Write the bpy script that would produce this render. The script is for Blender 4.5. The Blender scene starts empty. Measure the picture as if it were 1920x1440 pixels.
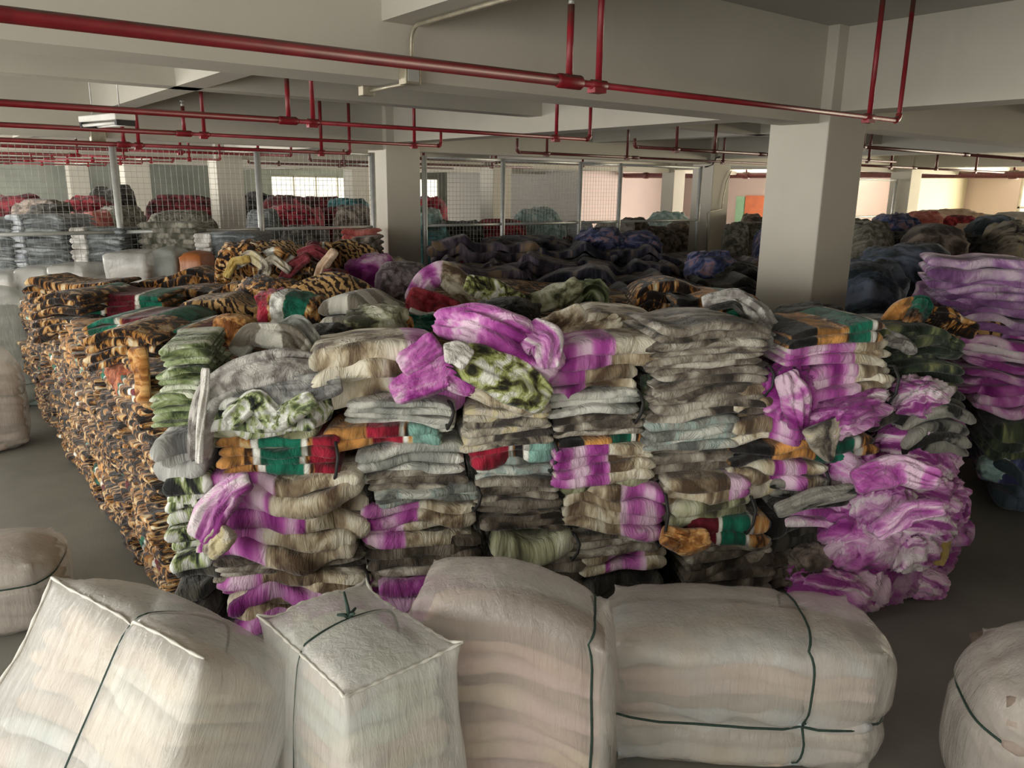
import bpy, math, random
import numpy as np
from mathutils import Matrix, Vector

# ------------------------------------------------------------------ camera
F, YAW, PITCH, ROLL, H = 1486.03, 0.655419, 0.244276, -0.0140691, 2.30
fw = np.array([math.sin(YAW)*math.cos(PITCH), math.cos(YAW)*math.cos(PITCH), -math.sin(PITCH)])
rt = np.array([math.cos(YAW), -math.sin(YAW), 0.0])
dn = np.cross(fw, rt)
RT = rt*math.cos(ROLL)+dn*math.sin(ROLL)
DN = -rt*math.sin(ROLL)+dn*math.cos(ROLL)
CAM = np.array([0.0, 0.0, H])
HEAD = np.array([math.sin(YAW), math.cos(YAW), 0.0])
SIDE = np.array([math.cos(YAW), -math.sin(YAW), 0.0])
scene = bpy.context.scene
coll = scene.collection
cd = bpy.data.cameras.new('camera'); cam = bpy.data.objects.new('camera', cd); coll.objects.link(cam)
cd.sensor_width = 36; cd.lens = F/1920*36; cd.clip_start = 0.05; cd.clip_end = 300
M = Matrix.Identity(4)
for i in range(3):
    M[i][0] = RT[i]; M[i][1] = -DN[i]; M[i][2] = -fw[i]; M[i][3] = CAM[i]
cam.matrix_world = M
scene.camera = cam

# ------------------------------------------------------------------ light
scene.view_settings.view_transform = 'Standard'
scene.view_settings.look = 'None'
scene.view_settings.gamma = 1.0
scene.view_settings.use_curve_mapping = False
scene.view_settings.exposure = 0.27
scene.cycles.max_bounces = 8; scene.cycles.diffuse_bounces = 3; scene.cycles.glossy_bounces = 2; scene.cycles.transparent_max_bounces = 6; scene.cycles.use_light_tree = False
scene.cycles.use_adaptive_sampling = True; scene.cycles.adaptive_threshold = 0.03
scene.cycles.caustics_reflective = False; scene.cycles.caustics_refractive = False
w = bpy.data.worlds.new('overcast_sky'); scene.world = w; w.use_nodes = True
bg = w.node_tree.nodes['Background']
bg.inputs[0].default_value = (1.0, 0.95, 0.80, 1); bg.inputs[1].default_value = 1.15

def window_light(name, loc, rot, sx, sy, power, col):
    l = bpy.data.lights.new(name, 'AREA'); l.shape = 'RECTANGLE'; l.size = sx; l.size_y = sy
    l.energy = power; l.color = col
    o = bpy.data.objects.new(name, l); coll.objects.link(o); o.location = loc; o.rotation_euler = rot
    return o
PI = math.pi
ROOM = dict(x0=-5.0, x1=31.0, y0=-5.0, y1=46.0, z=3.66)
# daylight coming in through the window strips of the hall (left, behind, right, far)
window_light('daylight_left', (-4.8, 4.5, 1.9), (0, -PI/2, 0), 1.8, 18, 540, (1.0, 0.985, 0.93))
window_light('daylight_left_rear', (-4.8, 29, 1.9), (0, -PI/2, 0), 1.8, 29, 2700, (1.0, 0.96, 0.90))
window_light('daylight_behind', (-2, -4.8, 1.9), (PI/2, 0, 0), 5, 1.8, 40, (1.0, 0.98, 0.93))
window_light('daylight_right', (30.8, 4, 1.9), (0, PI/2, 0), 1.8, 15, 2300, (1.0, 0.90, 0.68))
window_light('added_light_right_middle', (30.8, 19.2, 1.9), (0, PI/2, 0), 1.8, 2.6, 1500, (1.0, 0.90, 0.80))  # added light at an unseen window, brightens the pink cross wall
window_light('daylight_far', (20.4, 45.8, 1.75), (-PI/2, 0, 0), 5.4, 1.8, 420, (1.0, 0.95, 0.80))

# ------------------------------------------------------------------ pixel helpers
def ray(px, py):
    return RT*((px-960)/F)+DN*((py-720)/F)+fw
def at_z(px, py, z):
    v = ray(px, py); return CAM+v*((z-H)/v[2])
def at_x(px, py, x):
    v = ray(px, py); return CAM+v*(x/v[0])
def at_y(px, py, y):
    v = ray(px, py); return CAM+v*(y/v[1])
class Plane:
    """a vertical plane through p running along horizontal unit direction d"""
    def __init__(s, p, d):
        s.p = np.array([p[0], p[1], 0.0]); s.d = np.array([d[0], d[1], 0.0])/math.hypot(d[0], d[1])
        s.n = np.array([s.d[1], -s.d[0], 0.0])          # towards the viewer
        s.rz = math.atan2(s.d[1], s.d[0])
    def hit(s, px, py):
        v = ray(px, py); return CAM+v*(np.dot(s.p-CAM*[1, 1, 0], s.n)/np.dot(v, s.n))
def facing(dist):
    """a plane square to the view at this forward distance"""
    return Plane(HEAD[:2]*dist, SIDE[:2])

# ------------------------------------------------------------------ noise
def _h(i, j, k, s):
    x = (i*374761393+j*668265263+k*2147483647 % 4294967291+s*974634777) & 0xffffffff
    x = ((x ^ (x >> 13))*1274126177) & 0xffffffff
    return ((x ^ (x >> 16)) & 0xffff)/32767.5-1.0
def vnoise(x, y, z, s=0):
    x, y, z = np.broadcast_arrays(np.asarray(x, float), np.asarray(y, float), np.asarray(z, float))
    xi, yi, zi = np.floor(x).astype(np.int64), np.floor(y).astype(np.int64), np.floor(z).astype(np.int64)
    u, v, w_ = x-xi, y-yi, z-zi
    u, v, w_ = u*u*(3-2*u), v*v*(3-2*v), w_*w_*(3-2*w_)
    r = 0
    for a in (0, 1):
        for b in (0, 1):
            for c in (0, 1):
                r = r+_h(xi+a, yi+b, zi+c, s)*(u if a else 1-u)*(v if b else 1-v)*(w_ if c else 1-w_)
    return r

# ------------------------------------------------------------------ materials
class G:
    def __init__(s, name, rough=0.9):
        s.m = bpy.data.materials.new(name); s.m.use_nodes = True; s.nt = s.m.node_tree
        s.b = s.nt.nodes['Principled BSDF']; s.b.inputs['Roughness'].default_value = rough
        s._uv = None
    def n(s, t, **k):
        d = s.nt.nodes.new(t)
        for a, b in k.items(): setattr(d, a, b)
        return d
    def put(s, sock, v):
        if isinstance(v, bpy.types.NodeSocket): s.nt.links.new(v, sock)
        elif isinstance(v, (tuple, list)) and len(v) == 3 and sock.type == 'RGBA': sock.default_value = (*v, 1)
        else: sock.default_value = v
    def obj(s): return s.n('ShaderNodeTexCoord').outputs['Object']
    def uv(s, name='UVMap', shift=True):
        u = s.n('ShaderNodeUVMap', uv_map=name).outputs[0]
        if not shift: return u
        r = s.n('ShaderNodeObjectInfo').outputs['Random']
        m = s.n('ShaderNodeVectorMath', operation='MULTIPLY'); s.put(m.inputs[0], r); s.put(m.inputs[1], (37.0, 61.0, 11.0))
        a = s.n('ShaderNodeVectorMath', operation='ADD'); s.put(a.inputs[0], u); s.put(a.inputs[1], m.outputs[0])
        return a.outputs[0]
    def rnd(s): return s.n('ShaderNodeObjectInfo').outputs['Random']
    def scale(s, vec, sc):
        m = s.n('ShaderNodeVectorMath', operation='MULTIPLY'); s.put(m.inputs[0], vec); s.put(m.inputs[1], sc); return m.outputs[0]
    def noise(s, vec, sc, detail=3, rough=0.55, dist=0.0):
        d = s.n('ShaderNodeTexNoise'); s.put(d.inputs['Vector'], vec); d.inputs['Scale'].default_value = sc
        d.inputs['Detail'].default_value = detail; d.inputs['Roughness'].default_value = rough; d.inputs['Distortion'].default_value = dist
        return d.outputs['Fac']
    def ramp(s, fac, stops, interp='LINEAR'):
        d = s.n('ShaderNodeValToRGB'); s.put(d.inputs[0], fac); cr = d.color_ramp; cr.interpolation = interp
        while len(cr.elements) < len(stops): cr.elements.new(0.5)
        for e, (p, c) in zip(cr.elements, stops): e.position = p; e.color = (*c, 1)
        return d.outputs[0]
    def mix(s, f, a, b):
        d = s.n('ShaderNodeMix', data_type='RGBA'); s.put(d.inputs[0], f); s.put(d.inputs[6], a); s.put(d.inputs[7], b); return d.outputs[2]
    def math(s, op, a, b=0.0):
        d = s.n('ShaderNodeMath', operation=op); s.put(d.inputs[0], a); s.put(d.inputs[1], b); return d.outputs[0]
    def sep(s, v, i=0):
        d = s.n('ShaderNodeSeparateXYZ'); s.put(d.inputs[0], v); return d.outputs[i]
    def step(s, v, lo, hi):
        d = s.n('ShaderNodeMapRange', interpolation_type='SMOOTHSTEP'); s.put(d.inputs[0], v); d.inputs[1].default_value = lo; d.inputs[2].default_value = hi; return d.outputs[0]
    def window(s, v, lo, hi, e=0.012):
        return s.math('MULTIPLY', s.step(v, lo-e, lo+e), s.math('SUBTRACT', 1.0, s.step(v, hi-e, hi+e)))
    def color(s, c): s.put(s.b.inputs['Base Color'], c)
    def bump(s, h, strength=0.3, dist=0.01):
        d = s.n('ShaderNodeBump'); d.inputs['Strength'].default_value = strength; d.inputs['Distance'].default_value = dist
        s.put(d.inputs['Height'], h); s.put(s.b.inputs['Normal'], d.outputs[0])

MAT = {}
def fleece(name, fn):
    if name in MAT: return MAT[name]
    g = G(name, 0.92); uv = g.uv()
    c = fn(g, uv)
    g.color(c)
    g.b.inputs['Sheen Weight'].default_value = 0.25; g.b.inputs['Sheen Roughness'].default_value = 0.5
    g.b.inputs['Specular IOR Level'].default_value = 0.15
    g.bump(g.noise(uv, 9, 4, 0.68, 1.0), 0.75, 0.045)
    MAT[name] = g.m
    return g.m
def sq(stops, f=.54): return [(.5+(p-.5)*f, c) for p, c in stops]
def blend(stops, sc=3.0, dist=0.4, aniso=(1, 1, 1), detail=4):
    stops = sq(stops); sc = sc*1.6
    def fn(g, uv): return g.ramp(g.noise(g.scale(uv, aniso), sc, detail, 0.55, dist), stops)
    return fn
MAGENTA = [(0.26, (0.21, 0.02, 0.18)), (0.41, (0.43, 0.085, 0.37)), (0.53, (0.60, 0.22, 0.53)), (0.66, (0.80, 0.58, 0.74))]
CREAM = [(0.30, (0.10, 0.065, 0.04)), (0.44, (0.30, 0.23, 0.15)), (0.55, (0.58, 0.50, 0.36)), (0.68, (0.80, 0.75, 0.62))]
TIGER = [(0.36, (0.016, 0.011, 0.010)), (0.44, (0.07, 0.03, 0.012)), (0.50, (0.36, 0.16, 0.04)), (0.57, (0.50, 0.25, 0.08)), (0.66, (0.66, 0.46, 0.22)), (0.80, (0.80, 0.70, 0.52))]
TAUPE = [(0.28, (0.042, 0.034, 0.028)), (0.44, (0.165, 0.138, 0.110)), (0.56, (0.31, 0.275, 0.225)), (0.72, (0.56, 0.52, 0.45))]
def cream(m0, m1):
    def fn(g, uv):
        sp = g.sep(g.uv('span', False)); base = g.ramp(g.noise(g.scale(uv, (1, 1.5, 1)), 4.5, 4, 0.6, 0.6), sq(CREAM))
        ends = g.math('ADD', g.step(sp, 0.86, 1.0), g.math('SUBTRACT', 1.0, g.step(sp, 0.0, 0.08)))
        base = g.mix(g.math('MULTIPLY', ends, 0.75), base, (0.80, 0.76, 0.62))
        blot = g.math('MULTIPLY', g.math('SINE', g.math('MULTIPLY', g.sep(uv), 34.0)), 0.14)
        mg = g.ramp(g.math('ADD', g.noise(uv, 6, 3, 0.5, 0.6), blot), MAGENTA)
        wob = g.math('ADD', sp, g.math('MULTIPLY', g.math('SUBTRACT', g.noise(uv, 9, 2), 0.5), 0.08))
        return g.mix(g.window(wob, m0, m1), base, mg)
    return fleece('cream_magenta_%d_%d' % (m0*100, m1*100), fn)
def tigerblock(blocks):
    pal = dict(g=(0.012, 0.15, 0.095), r=(0.13, 0.012, 0.022), R=(0.36, 0.02, 0.045), w=(0.80, 0.80, 0.72), o=(0.62, 0.30, 0.09), k=(0.02, 0.018, 0.018), t=(0.25, 0.46, 0.40))
    def fn(g, uv):
        sp = g.sep(g.uv('span', False)); c = g.ramp(g.noise(g.scale(uv, (1, 0.6, 1)), 11, 3, 0.6, 1.2), sq(TIGER, .8))
        wob = g.math('ADD', sp, g.math('MULTIPLY', g.math('SUBTRACT', g.noise(uv, 9, 2), 0.5), 0.06))
        for a, b, k in blocks:
            p = pal[k]; n = g.ramp(g.noise(uv, 12, 3), [(0.38, tuple(x*0.40 for x in p)), (0.6, tuple(min(1, x*1.3) for x in p))])
            c = g.mix(g.window(wob, a, b), c, n)
        return c
    return fleece('tiger_blocks_'+''.join('%s%d' % (k, a*100) for a, b, k in blocks), fn)
def stripes(name, light, dark, sc=5.0, d=7.0):
    def fn(g, uv):
        wv = g.n('ShaderNodeTexWave', wave_type='BANDS', bands_direction='DIAGONAL'); g.put(wv.inputs['Vector'], uv)
        wv.inputs['Scale'].default_value = sc; wv.inputs['Distortion'].default_value = d; wv.inputs['Detail'].default_value = 3; wv.inputs['Detail Scale'].default_value = 1.6
        col = g.ramp(g.noise(uv, 5, 2), [(0.35, tuple(x*0.55 for x in light)), (0.65, light)])
        return g.mix(g.step(wv.outputs['Fac'], 0.35, 0.6), dark, col)
    return fleece(name, fn)
def kind(k):
    if isinstance(k, tuple): return cream(*k)
    if k in MAT: return MAT[k]
    T = dict(
        taupe=blend(TAUPE, 3.0, 0.5, (1, 1.6, 1)),
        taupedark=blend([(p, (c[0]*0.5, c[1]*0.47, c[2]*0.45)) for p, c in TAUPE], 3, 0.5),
        pale=blend([(0.30, (0.26, 0.27, 0.25)), (0.46, (0.46, 0.47, 0.43)), (0.58, (0.66, 0.66, 0.60)), (0.72, (0.80, 0.80, 0.74))], 3.0, 0.4),
        paleteal=blend([(0.34, (0.12, 0.13, 0.12)), (0.46, (0.33, 0.34, 0.31)), (0.56, (0.36, 0.46, 0.44)), (0.66, (0.62, 0.64, 0.58))], 2.6, 0.3),
        beige=blend([(0.32, (0.06, 0.05, 0.045)), (0.46, (0.36, 0.32, 0.25)), (0.60, (0.60, 0.55, 0.46)), (0.70, (0.66, 0.58, 0.36))], 3.4, 0.6),
        olive=blend([(0.32, (0.06, 0.06, 0.035)), (0.46, (0.26, 0.26, 0.15)), (0.58, (0.46, 0.47, 0.31)), (0.70, (0.66, 0.66, 0.52))], 3.6, 0.6),
        green=blend([(0.32, (0.035, 0.05, 0.02)), (0.46, (0.19, 0.24, 0.10)), (0.58, (0.36, 0.43, 0.24)), (0.70, (0.62, 0.65, 0.52))], 4, 0.5, (0.7, 1.6, 1)),
        floral=blend([(0.30, (0.02, 0.022, 0.022)), (0.40, (0.13, 0.17, 0.07)), (0.49, (0.46, 0.52, 0.27)), (0.55, (0.60, 0.62, 0.57)), (0.66, (0.82, 0.83, 0.78))], 6, 1.2),
        leaf=blend([(0.30, (0.02, 0.02, 0.012)), (0.44, (0.13, 0.13, 0.045)), (0.52, (0.36, 0.40, 0.13)), (0.60, (0.50, 0.53, 0.28)), (0.72, (0.80, 0.80, 0.72))], 5, 1.5),
        grey=blend([(0.35, (0.17, 0.17, 0.17)), (0.5, (0.33, 0.33, 0.32)), (0.68, (0.56, 0.57, 0.54))], 4, 0.4),
        fleecegrey=blend([(0.35, (0.22, 0.20, 0.19)), (0.5, (0.38, 0.36, 0.34)), (0.68, (0.54, 0.52, 0.49))], 9, 0.2),
        mauve=blend([(0.35, (0.07, 0.05, 0.06)), (0.5, (0.16, 0.13, 0.14)), (0.68, (0.27, 0.23, 0.24))], 9, 0.3),
        magenta=blend(MAGENTA, 2.4, 0.9),
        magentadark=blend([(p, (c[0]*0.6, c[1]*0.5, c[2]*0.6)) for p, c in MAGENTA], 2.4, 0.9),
        pinkwhite=blend([(0.34, (0.30, 0.05, 0.26)), (0.46, (0.55, 0.22, 0.50)), (0.56, (0.76, 0.48, 0.69)), (0.68, (0.86, 0.76, 0.81))], 2.6, 0.8, (0.6, 2.4, 1)),
        violet=blend([(0.34, (0.13, 0.05, 0.16)), (0.5, (0.27, 0.12, 0.30)), (0.62, (0.42, 0.25, 0.45)), (0.74, (0.60, 0.48, 0.58))], 3, 0.6, (0.6, 1.6, 1)),
        tiger=blend([(p+.03, c) for p, c in TIGER], 11, 1.2, (1, 0.6, 1), 3),
        tigerdark=blend([(p+0.09, c) for p, c in TIGER], 9, 1.0, (1, 0.8, 1), 3),
        tigerfine=blend([(0.40, (0.016, 0.011, 0.01)), (0.50, (0.075, 0.035, 0.018)), (0.56, (0.30, 0.14, 0.04)), (0.64, (0.50, 0.28, 0.10)), (0.80, (0.72, 0.54, 0.32))], 11, 0.9, (1, 1, 1), 3),
        navy=blend([(0.32, (0.016, 0.016, 0.026)), (0.48, (0.055, 0.053, 0.082)), (0.60, (0.12, 0.11, 0.16)), (0.72, (0.28, 0.22, 0.18))], 3, 0.8),
        navyplum=blend([(0.32, (0.03, 0.024, 0.036)), (0.48, (0.10, 0.08, 0.115)), (0.60, (0.20, 0.16, 0.20)), (0.72, (0.36, 0.26, 0.17))], 2.4, 0.8),
        blue=blend([(0.32, (0.03, 0.035, 0.09)), (0.46, (0.08, 0.10, 0.24)), (0.58, (0.16, 0.19, 0.36)), (0.68, (0.40, 0.26, 0.32))], 4, 0.8),
        bluedark=blend([(0.32, (0.03, 0.045, 0.055)), (0.5, (0.09, 0.12, 0.17)), (0.66, (0.19, 0.23, 0.33))], 2.4, 0.6),
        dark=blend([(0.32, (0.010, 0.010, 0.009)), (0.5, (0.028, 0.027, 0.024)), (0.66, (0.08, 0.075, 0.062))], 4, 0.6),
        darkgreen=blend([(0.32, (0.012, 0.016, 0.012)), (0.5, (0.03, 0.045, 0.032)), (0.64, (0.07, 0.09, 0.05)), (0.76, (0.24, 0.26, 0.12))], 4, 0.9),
        greyblack=blend([(0.42, (0.015, 0.015, 0.014)), (0.47, (0.16, 0.16, 0.14)), (0.62, (0.34, 0.33, 0.29))], 3.5, 0.6, (0.4, 1.5, 1)),
        red=blend([(0.32, (0.09, 0.008, 0.012)), (0.5, (0.28, 0.02, 0.035)), (0.66, (0.46, 0.06, 0.08))], 4, 0.5),
        wine=blend([(0.32, (0.04, 0.006, 0.008)), (0.5, (0.11, 0.015, 0.02)), (0.66, (0.22, 0.035, 0.045))], 4, 0.5),
        coral=blend([(0.3, (0.50, 0.10, 0.09)), (0.7, (0.76, 0.30, 0.25))], 4, 0.5),
        teal=blend([(0.32, (0.012, 0.05, 0.055)), (0.5, (0.03, 0.12, 0.13)), (0.68, (0.10, 0.24, 0.25))], 3, 0.5),
        emerald=blend([(0.32, (0.01, 0.07, 0.05)), (0.5, (0.03, 0.22, 0.15)), (0.68, (0.22, 0.45, 0.36))], 4, 0.5),
        aqua=blend([(0.32, (0.22, 0.34, 0.34)), (0.5, (0.36, 0.52, 0.51)), (0.68, (0.62, 0.74, 0.72))], 4, 0.5),
        steel=blend([(0.30, (0.10, 0.11, 0.115)), (0.5, (0.19, 0.21, 0.22)), (0.70, (0.36, 0.39, 0.40))], 5, 0.5, (0.3, 6, 1)),
        bluewhite=blend([(0.30, (0.50, 0.54, 0.60)), (0.7, (0.86, 0.89, 0.94))], 5, 0.5, (0.5, 2, 1)),
        white=blend([(0.30, (0.60, 0.57, 0.53)), (0.7, (0.86, 0.84, 0.81))], 4, 0.5),
        brown=blend([(0.32, (0.06, 0.045, 0.035)), (0.5, (0.15, 0.12, 0.10)), (0.68, (0.29, 0.24, 0.20))], 4, 0.5),
        orange=blend([(0.32, (0.20, 0.07, 0.02)), (0.5, (0.50, 0.22, 0.06)), (0.68, (0.72, 0.42, 0.17))], 9, 0.8),
        rust=blend([(0.32, (0.22, 0.05, 0.02)), (0.5, (0.46, 0.13, 0.05)), (0.68, (0.62, 0.24, 0.12))], 9, 0.8),
        peach=blend([(0.3, (0.56, 0.38, 0.26)), (0.7, (0.80, 0.62, 0.46))], 4, 0.5),
        ochre=blend([(0.3, (0.34, 0.22, 0.05)), (0.7, (0.62, 0.46, 0.16))], 4, 0.5),
        khaki=blend([(0.32, (0.10, 0.10, 0.075)), (0.5, (0.22, 0.21, 0.17)), (0.68, (0.38, 0.36, 0.30))], 6, 0.6),
    )
    if k == 'tigerstripe': return stripes('tigerstripe', (0.60, 0.37, 0.15), (0.03, 0.016, 0.010), 9.0, 9.0)
    if k == 'zebra': return stripes('zebra', (0.70, 0.68, 0.60), (0.16, 0.14, 0.11), 2.4, 6.0)
    return fleece(k, T[k])

def plain(name, c, rough=0.6, metal=0.0, var=0.12, sc=3.0, bump=0.0, bsc=40.0):
    if name in MAT: return MAT[name]
    g = G(name, rough); o = g.obj(); n = g.noise(o, sc, 4)
    g.color(g.ramp(n, [(0.3, tuple(x*(1-var) for x in c)), (0.7, tuple(min(1, x*(1+var)) for x in c))]))
    g.b.inputs['Metallic'].default_value = metal
    if bump: g.bump(g.noise(o, bsc, 3), bump, 0.01)
    MAT[name] = g.m; return g.m
PLASTER = plain('plaster', (0.57, 0.54, 0.47), 0.9, 0, 0.05, 1.2, 0.12, 25)
SLAB = plain('slab_paint', (0.47, 0.455, 0.42), 0.9, 0, 0.05, 0.8, 0.12, 25)
PINK = plain('pink_lit_wall', (0.66, 0.54, 0.49), 0.9, 0, 0.05, 0.6)  # pink tint of the light is put into the wall colour
CREAMWALL = plain('cream_wall_paint', (0.68, 0.62, 0.46), 0.9, 0, 0.05, 0.6)
FLOORM = plain('floor_paint', (0.20, 0.195, 0.17), 0.55, 0, 0.18, 1.5, 0.08, 60)
def pipe_paint(name, c, dust):
    g = G(name, .45); o = g.obj(); n = g.noise(o, 9, 4)
    base = g.ramp(n, [(.3, tuple(x*.75 for x in c)), (.7, tuple(x*1.25 for x in c))])
    nz = g.sep(g.n('ShaderNodeNewGeometry').outputs['Normal'], 2)
    settled = g.math('MULTIPLY', g.step(nz, .25, .75), g.step(n, .30, .50))       # dust lying on the upper side
    g.color(g.mix(settled, base, dust)); return g.m
REDP = pipe_paint('red_pipe_paint', (.25, .011, .020), (.10, .062, .045))
DARKP = pipe_paint('dark_red_pipe_paint', (.13, .030, .028), (.09, .065, .05))
STEELP = plain('galvanised_steel', (0.52, 0.53, 0.51), 0.45, 0.3, 0.12, 12)
WIRE = plain('wire', (0.30, 0.31, 0.28), 0.5, 0.3)
CONDUIT = plain('conduit_metal', (0.42, 0.38, 0.29), 0.4, 0.4, 0.2, 15)
CORD = plain('dark_green_cord', (0.018, 0.045, 0.034), 0.6, 0, 0.3, 60, 0.4, 300)
BLACK = plain('black_rubber', (0.02, 0.02, 0.02), 0.6)
LAMPW = plain('white_enamel', (0.75, 0.74, 0.70), 0.4)
GREYWALL = plain('grey_green_wall', (0.33, 0.35, 0.30), 0.9, 0, 0.3, 0.45)
FRAMEW = plain('window_frame_paint', (0.62, 0.58, 0.44), 0.5)
ORANGED = plain('orange_door_paint', (0.75, 0.22, 0.10), 0.6)
GREEND = plain('green_door_paint', (0.35, 0.62, 0.40), 0.6)

# ------------------------------------------------------------------ object helpers
def mesh(name, V, Fc, mat, parent=None, uv=None, span=None, smooth=True):
    me = bpy.data.meshes.new(name)
    me.from_pydata(np.asarray(V).tolist(), [], Fc if isinstance(Fc, list) else np.asarray(Fc).tolist())
    if uv is not None:
        li = np.empty(len(me.loops), np.int32); me.loops.foreach_get('vertex_index', li)
        for nm, a in (('UVMap', uv), ('span', span if span is not None else uv)):
            l = me.uv_layers.new(name=nm); l.data.foreach_set('uv', np.asarray(a, np.float32)[li].ravel())
    if smooth: me.polygons.foreach_set('use_smooth', np.ones(len(me.polygons), bool))
    if mat: me.materials.append(mat)
    me.update()
    o = bpy.data.objects.new(name, me); coll.objects.link(o)
    if parent: o.parent = parent
    return o
def tag(o, label=None, cat=None, group=None, kind_=None):
    if label: o['label'] = label
    if cat: o['category'] = cat
    if group: o['group'] = group
    if kind_: o['kind'] = kind_
    return o
def empty(name, loc=(0, 0, 0), rz=0.0):
    o = bpy.data.objects.new(name, None); coll.objects.link(o); o.location = loc; o.rotation_euler = (0, 0, rz)
    o.empty_display_size = 0.1
    return o
class MB:
    def __init__(s): s.V = []; s.F = []
    def box(s, a, b):
        x0, y0, z0 = a; x1, y1, z1 = b; k = len(s.V)
        s.V += [(x0, y0, z0), (x1, y0, z0), (x1, y1, z0), (x0, y1, z0), (x0, y0, z1), (x1, y0, z1), (x1, y1, z1), (x0, y1, z1)]
        s.F += [[k+i for i in f] for f in ((0, 3, 2, 1), (4, 5, 6, 7), (0, 1, 5, 4), (1, 2, 6, 5), (2, 3, 7, 6), (3, 0, 4, 7))]
        return s
    def tube(s, pts, r, n=8, cap=True):
        pts = [Vector(p) for p in pts]; k0 = len(s.V); rs = r if isinstance(r, (list, tuple)) else [r]*len(pts)
        up = Vector((0, 0, 1)); prev = None
        for i, p in enumerate(pts):
            t = (pts[min(i+1, len(pts)-1)]-pts[max(i-1, 0)]).normalized()
            a = prev-t*prev.dot(t) if prev is not None else t.orthogonal()
            if a.length < 1e-6: a = t.orthogonal()
            a.normalize(); prev = a; b = t.cross(a)
            for j in range(n):
                q = 2*PI*j/n; s.V.append(tuple(p+(a*math.cos(q)+b*math.sin(q))*rs[i]))
        for i in range(len(pts)-1):
            for j in range(n):
                s.F.append([k0+i*n+j, k0+i*n+(j+1) % n, k0+(i+1)*n+(j+1) % n, k0+(i+1)*n+j])
        if cap:
            s.F.append([k0+j for j in range(n)][::-1]); s.F.append([k0+(len(pts)-1)*n+j for j in range(n)])
        return s
    def build(s, name, mat, parent=None, smooth=False):
        return mesh(name, s.V, s.F, mat, parent, smooth=smooth)
def bevel(o, wdt=0.01, seg=2):
    m = o.modifiers.new('bevel', 'BEVEL'); m.width = wdt; m.segments = seg; m.limit_method = 'ANGLE'; return o
def struct(name, mb, mat, label=None):
    o = mb.build(name, mat) if isinstance(mb, MB) else mb
    o['kind'] = 'structure'
    if label: o['label'] = label
    return o

# ================================================================== the hall
X0, X1, Y0, Y1, ZC = ROOM['x0'], ROOM['x1'], ROOM['y0'], ROOM['y1'], ROOM['z']
struct('floor', MB().box((X0-.3, Y0-.3, -.25), (X1+.3, Y1+.3, 0)), FLOORM, 'dark grey green painted concrete floor')
struct('ceiling', MB().box((X0-.3, Y0-.3, ZC), (X1+.3, Y1+.3, ZC+.25)), SLAB, 'flat grey painted concrete ceiling slab')
B1 = H+0.571       # soffit of the main beams
B2 = H+0.673       # soffit of the crosswise main beams
B3 = H+0.865       # soffit of the secondary beams
def beam(a, b, label): return struct('ceiling_beam', MB().box(a, (b[0], b[1], ZC+.02)), PLASTER, label)
beam((X0, 4.15, B1), (X1, 4.53, 0), 'nearest deep plaster beam behind the thick red pipe')
beam((X0, 12.06, B1-.02), (X1, 12.44, 0), 'deep plaster beam above the wire mesh fence')
beam((X0, 20.6, B1), (X1, 21.0, 0), 'deep plaster beam beyond the wire mesh fence')
beam((X0, 29.6, B1), (X1, 30.0, 0), 'deep plaster beam far beyond the fence')
beam((X0, 8.15, B3), (X1, 8.42, 0), 'shallow secondary beam between the two nearest main beams')
beam((X0, 16.3, B3), (X1, 16.6, 0), 'shallow secondary beam just past the fence')
beam((X0, 25.0, B3), (X1, 25.3, 0), 'shallow secondary beam far past the fence')
beam((6.68, Y0, B2), (7.06, Y1, 0), 'crosswise beam running over the thick white column')
beam((14.95, Y0, B2), (15.35, Y1, 0), 'crosswise beam over the column with the wall cable')
beam((23.2, Y0, B2), (23.6, Y1, 0), 'crosswise beam at the far right of the hall')
beam((2.26, Y0, B3), (2.52, Y1, 0), 'shallow crosswise beam that carries the bent conduit')
beam((11.2, Y0, B3), (11.5, Y1, 0), 'shallow crosswise beam in the middle right bay')
beam((19.3, Y0, B3), (19.6, Y1, 0), 'shallow crosswise beam in the far right bay')
def column(x, y, wd, label):
    mb = MB().box((x, y, 0), (x+wd, y+wd, ZC+.02)); o = struct('column', mb, PLASTER, label); bevel(o, .012); return o
column(6.53, 4.05, .60, 'big square white column right of the blanket stack')
column(6.53, 11.95, .64, 'square white column at the fence behind the heap')
column(6.45, 20.4, .66, 'square column seen through the wire mesh on the left')
column(6.42, 30.0, .80, 'second square column seen through the mesh on the left')
column(6.40, 40.6, .80, 'farthest square column by the green grey wall')
column(14.83, 11.95, .60, 'square column with a thin cable on its face')
column(14.83, 20.4, .70, 'square column seen through the middle of the mesh')
column(14.83, 30.0, .80, 'distant square column left of the yellow window')
column(23.1, 11.6, .60, 'square grey column at the far right')
column(23.1, 20.4, .60, 'distant square column on the right')

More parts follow.
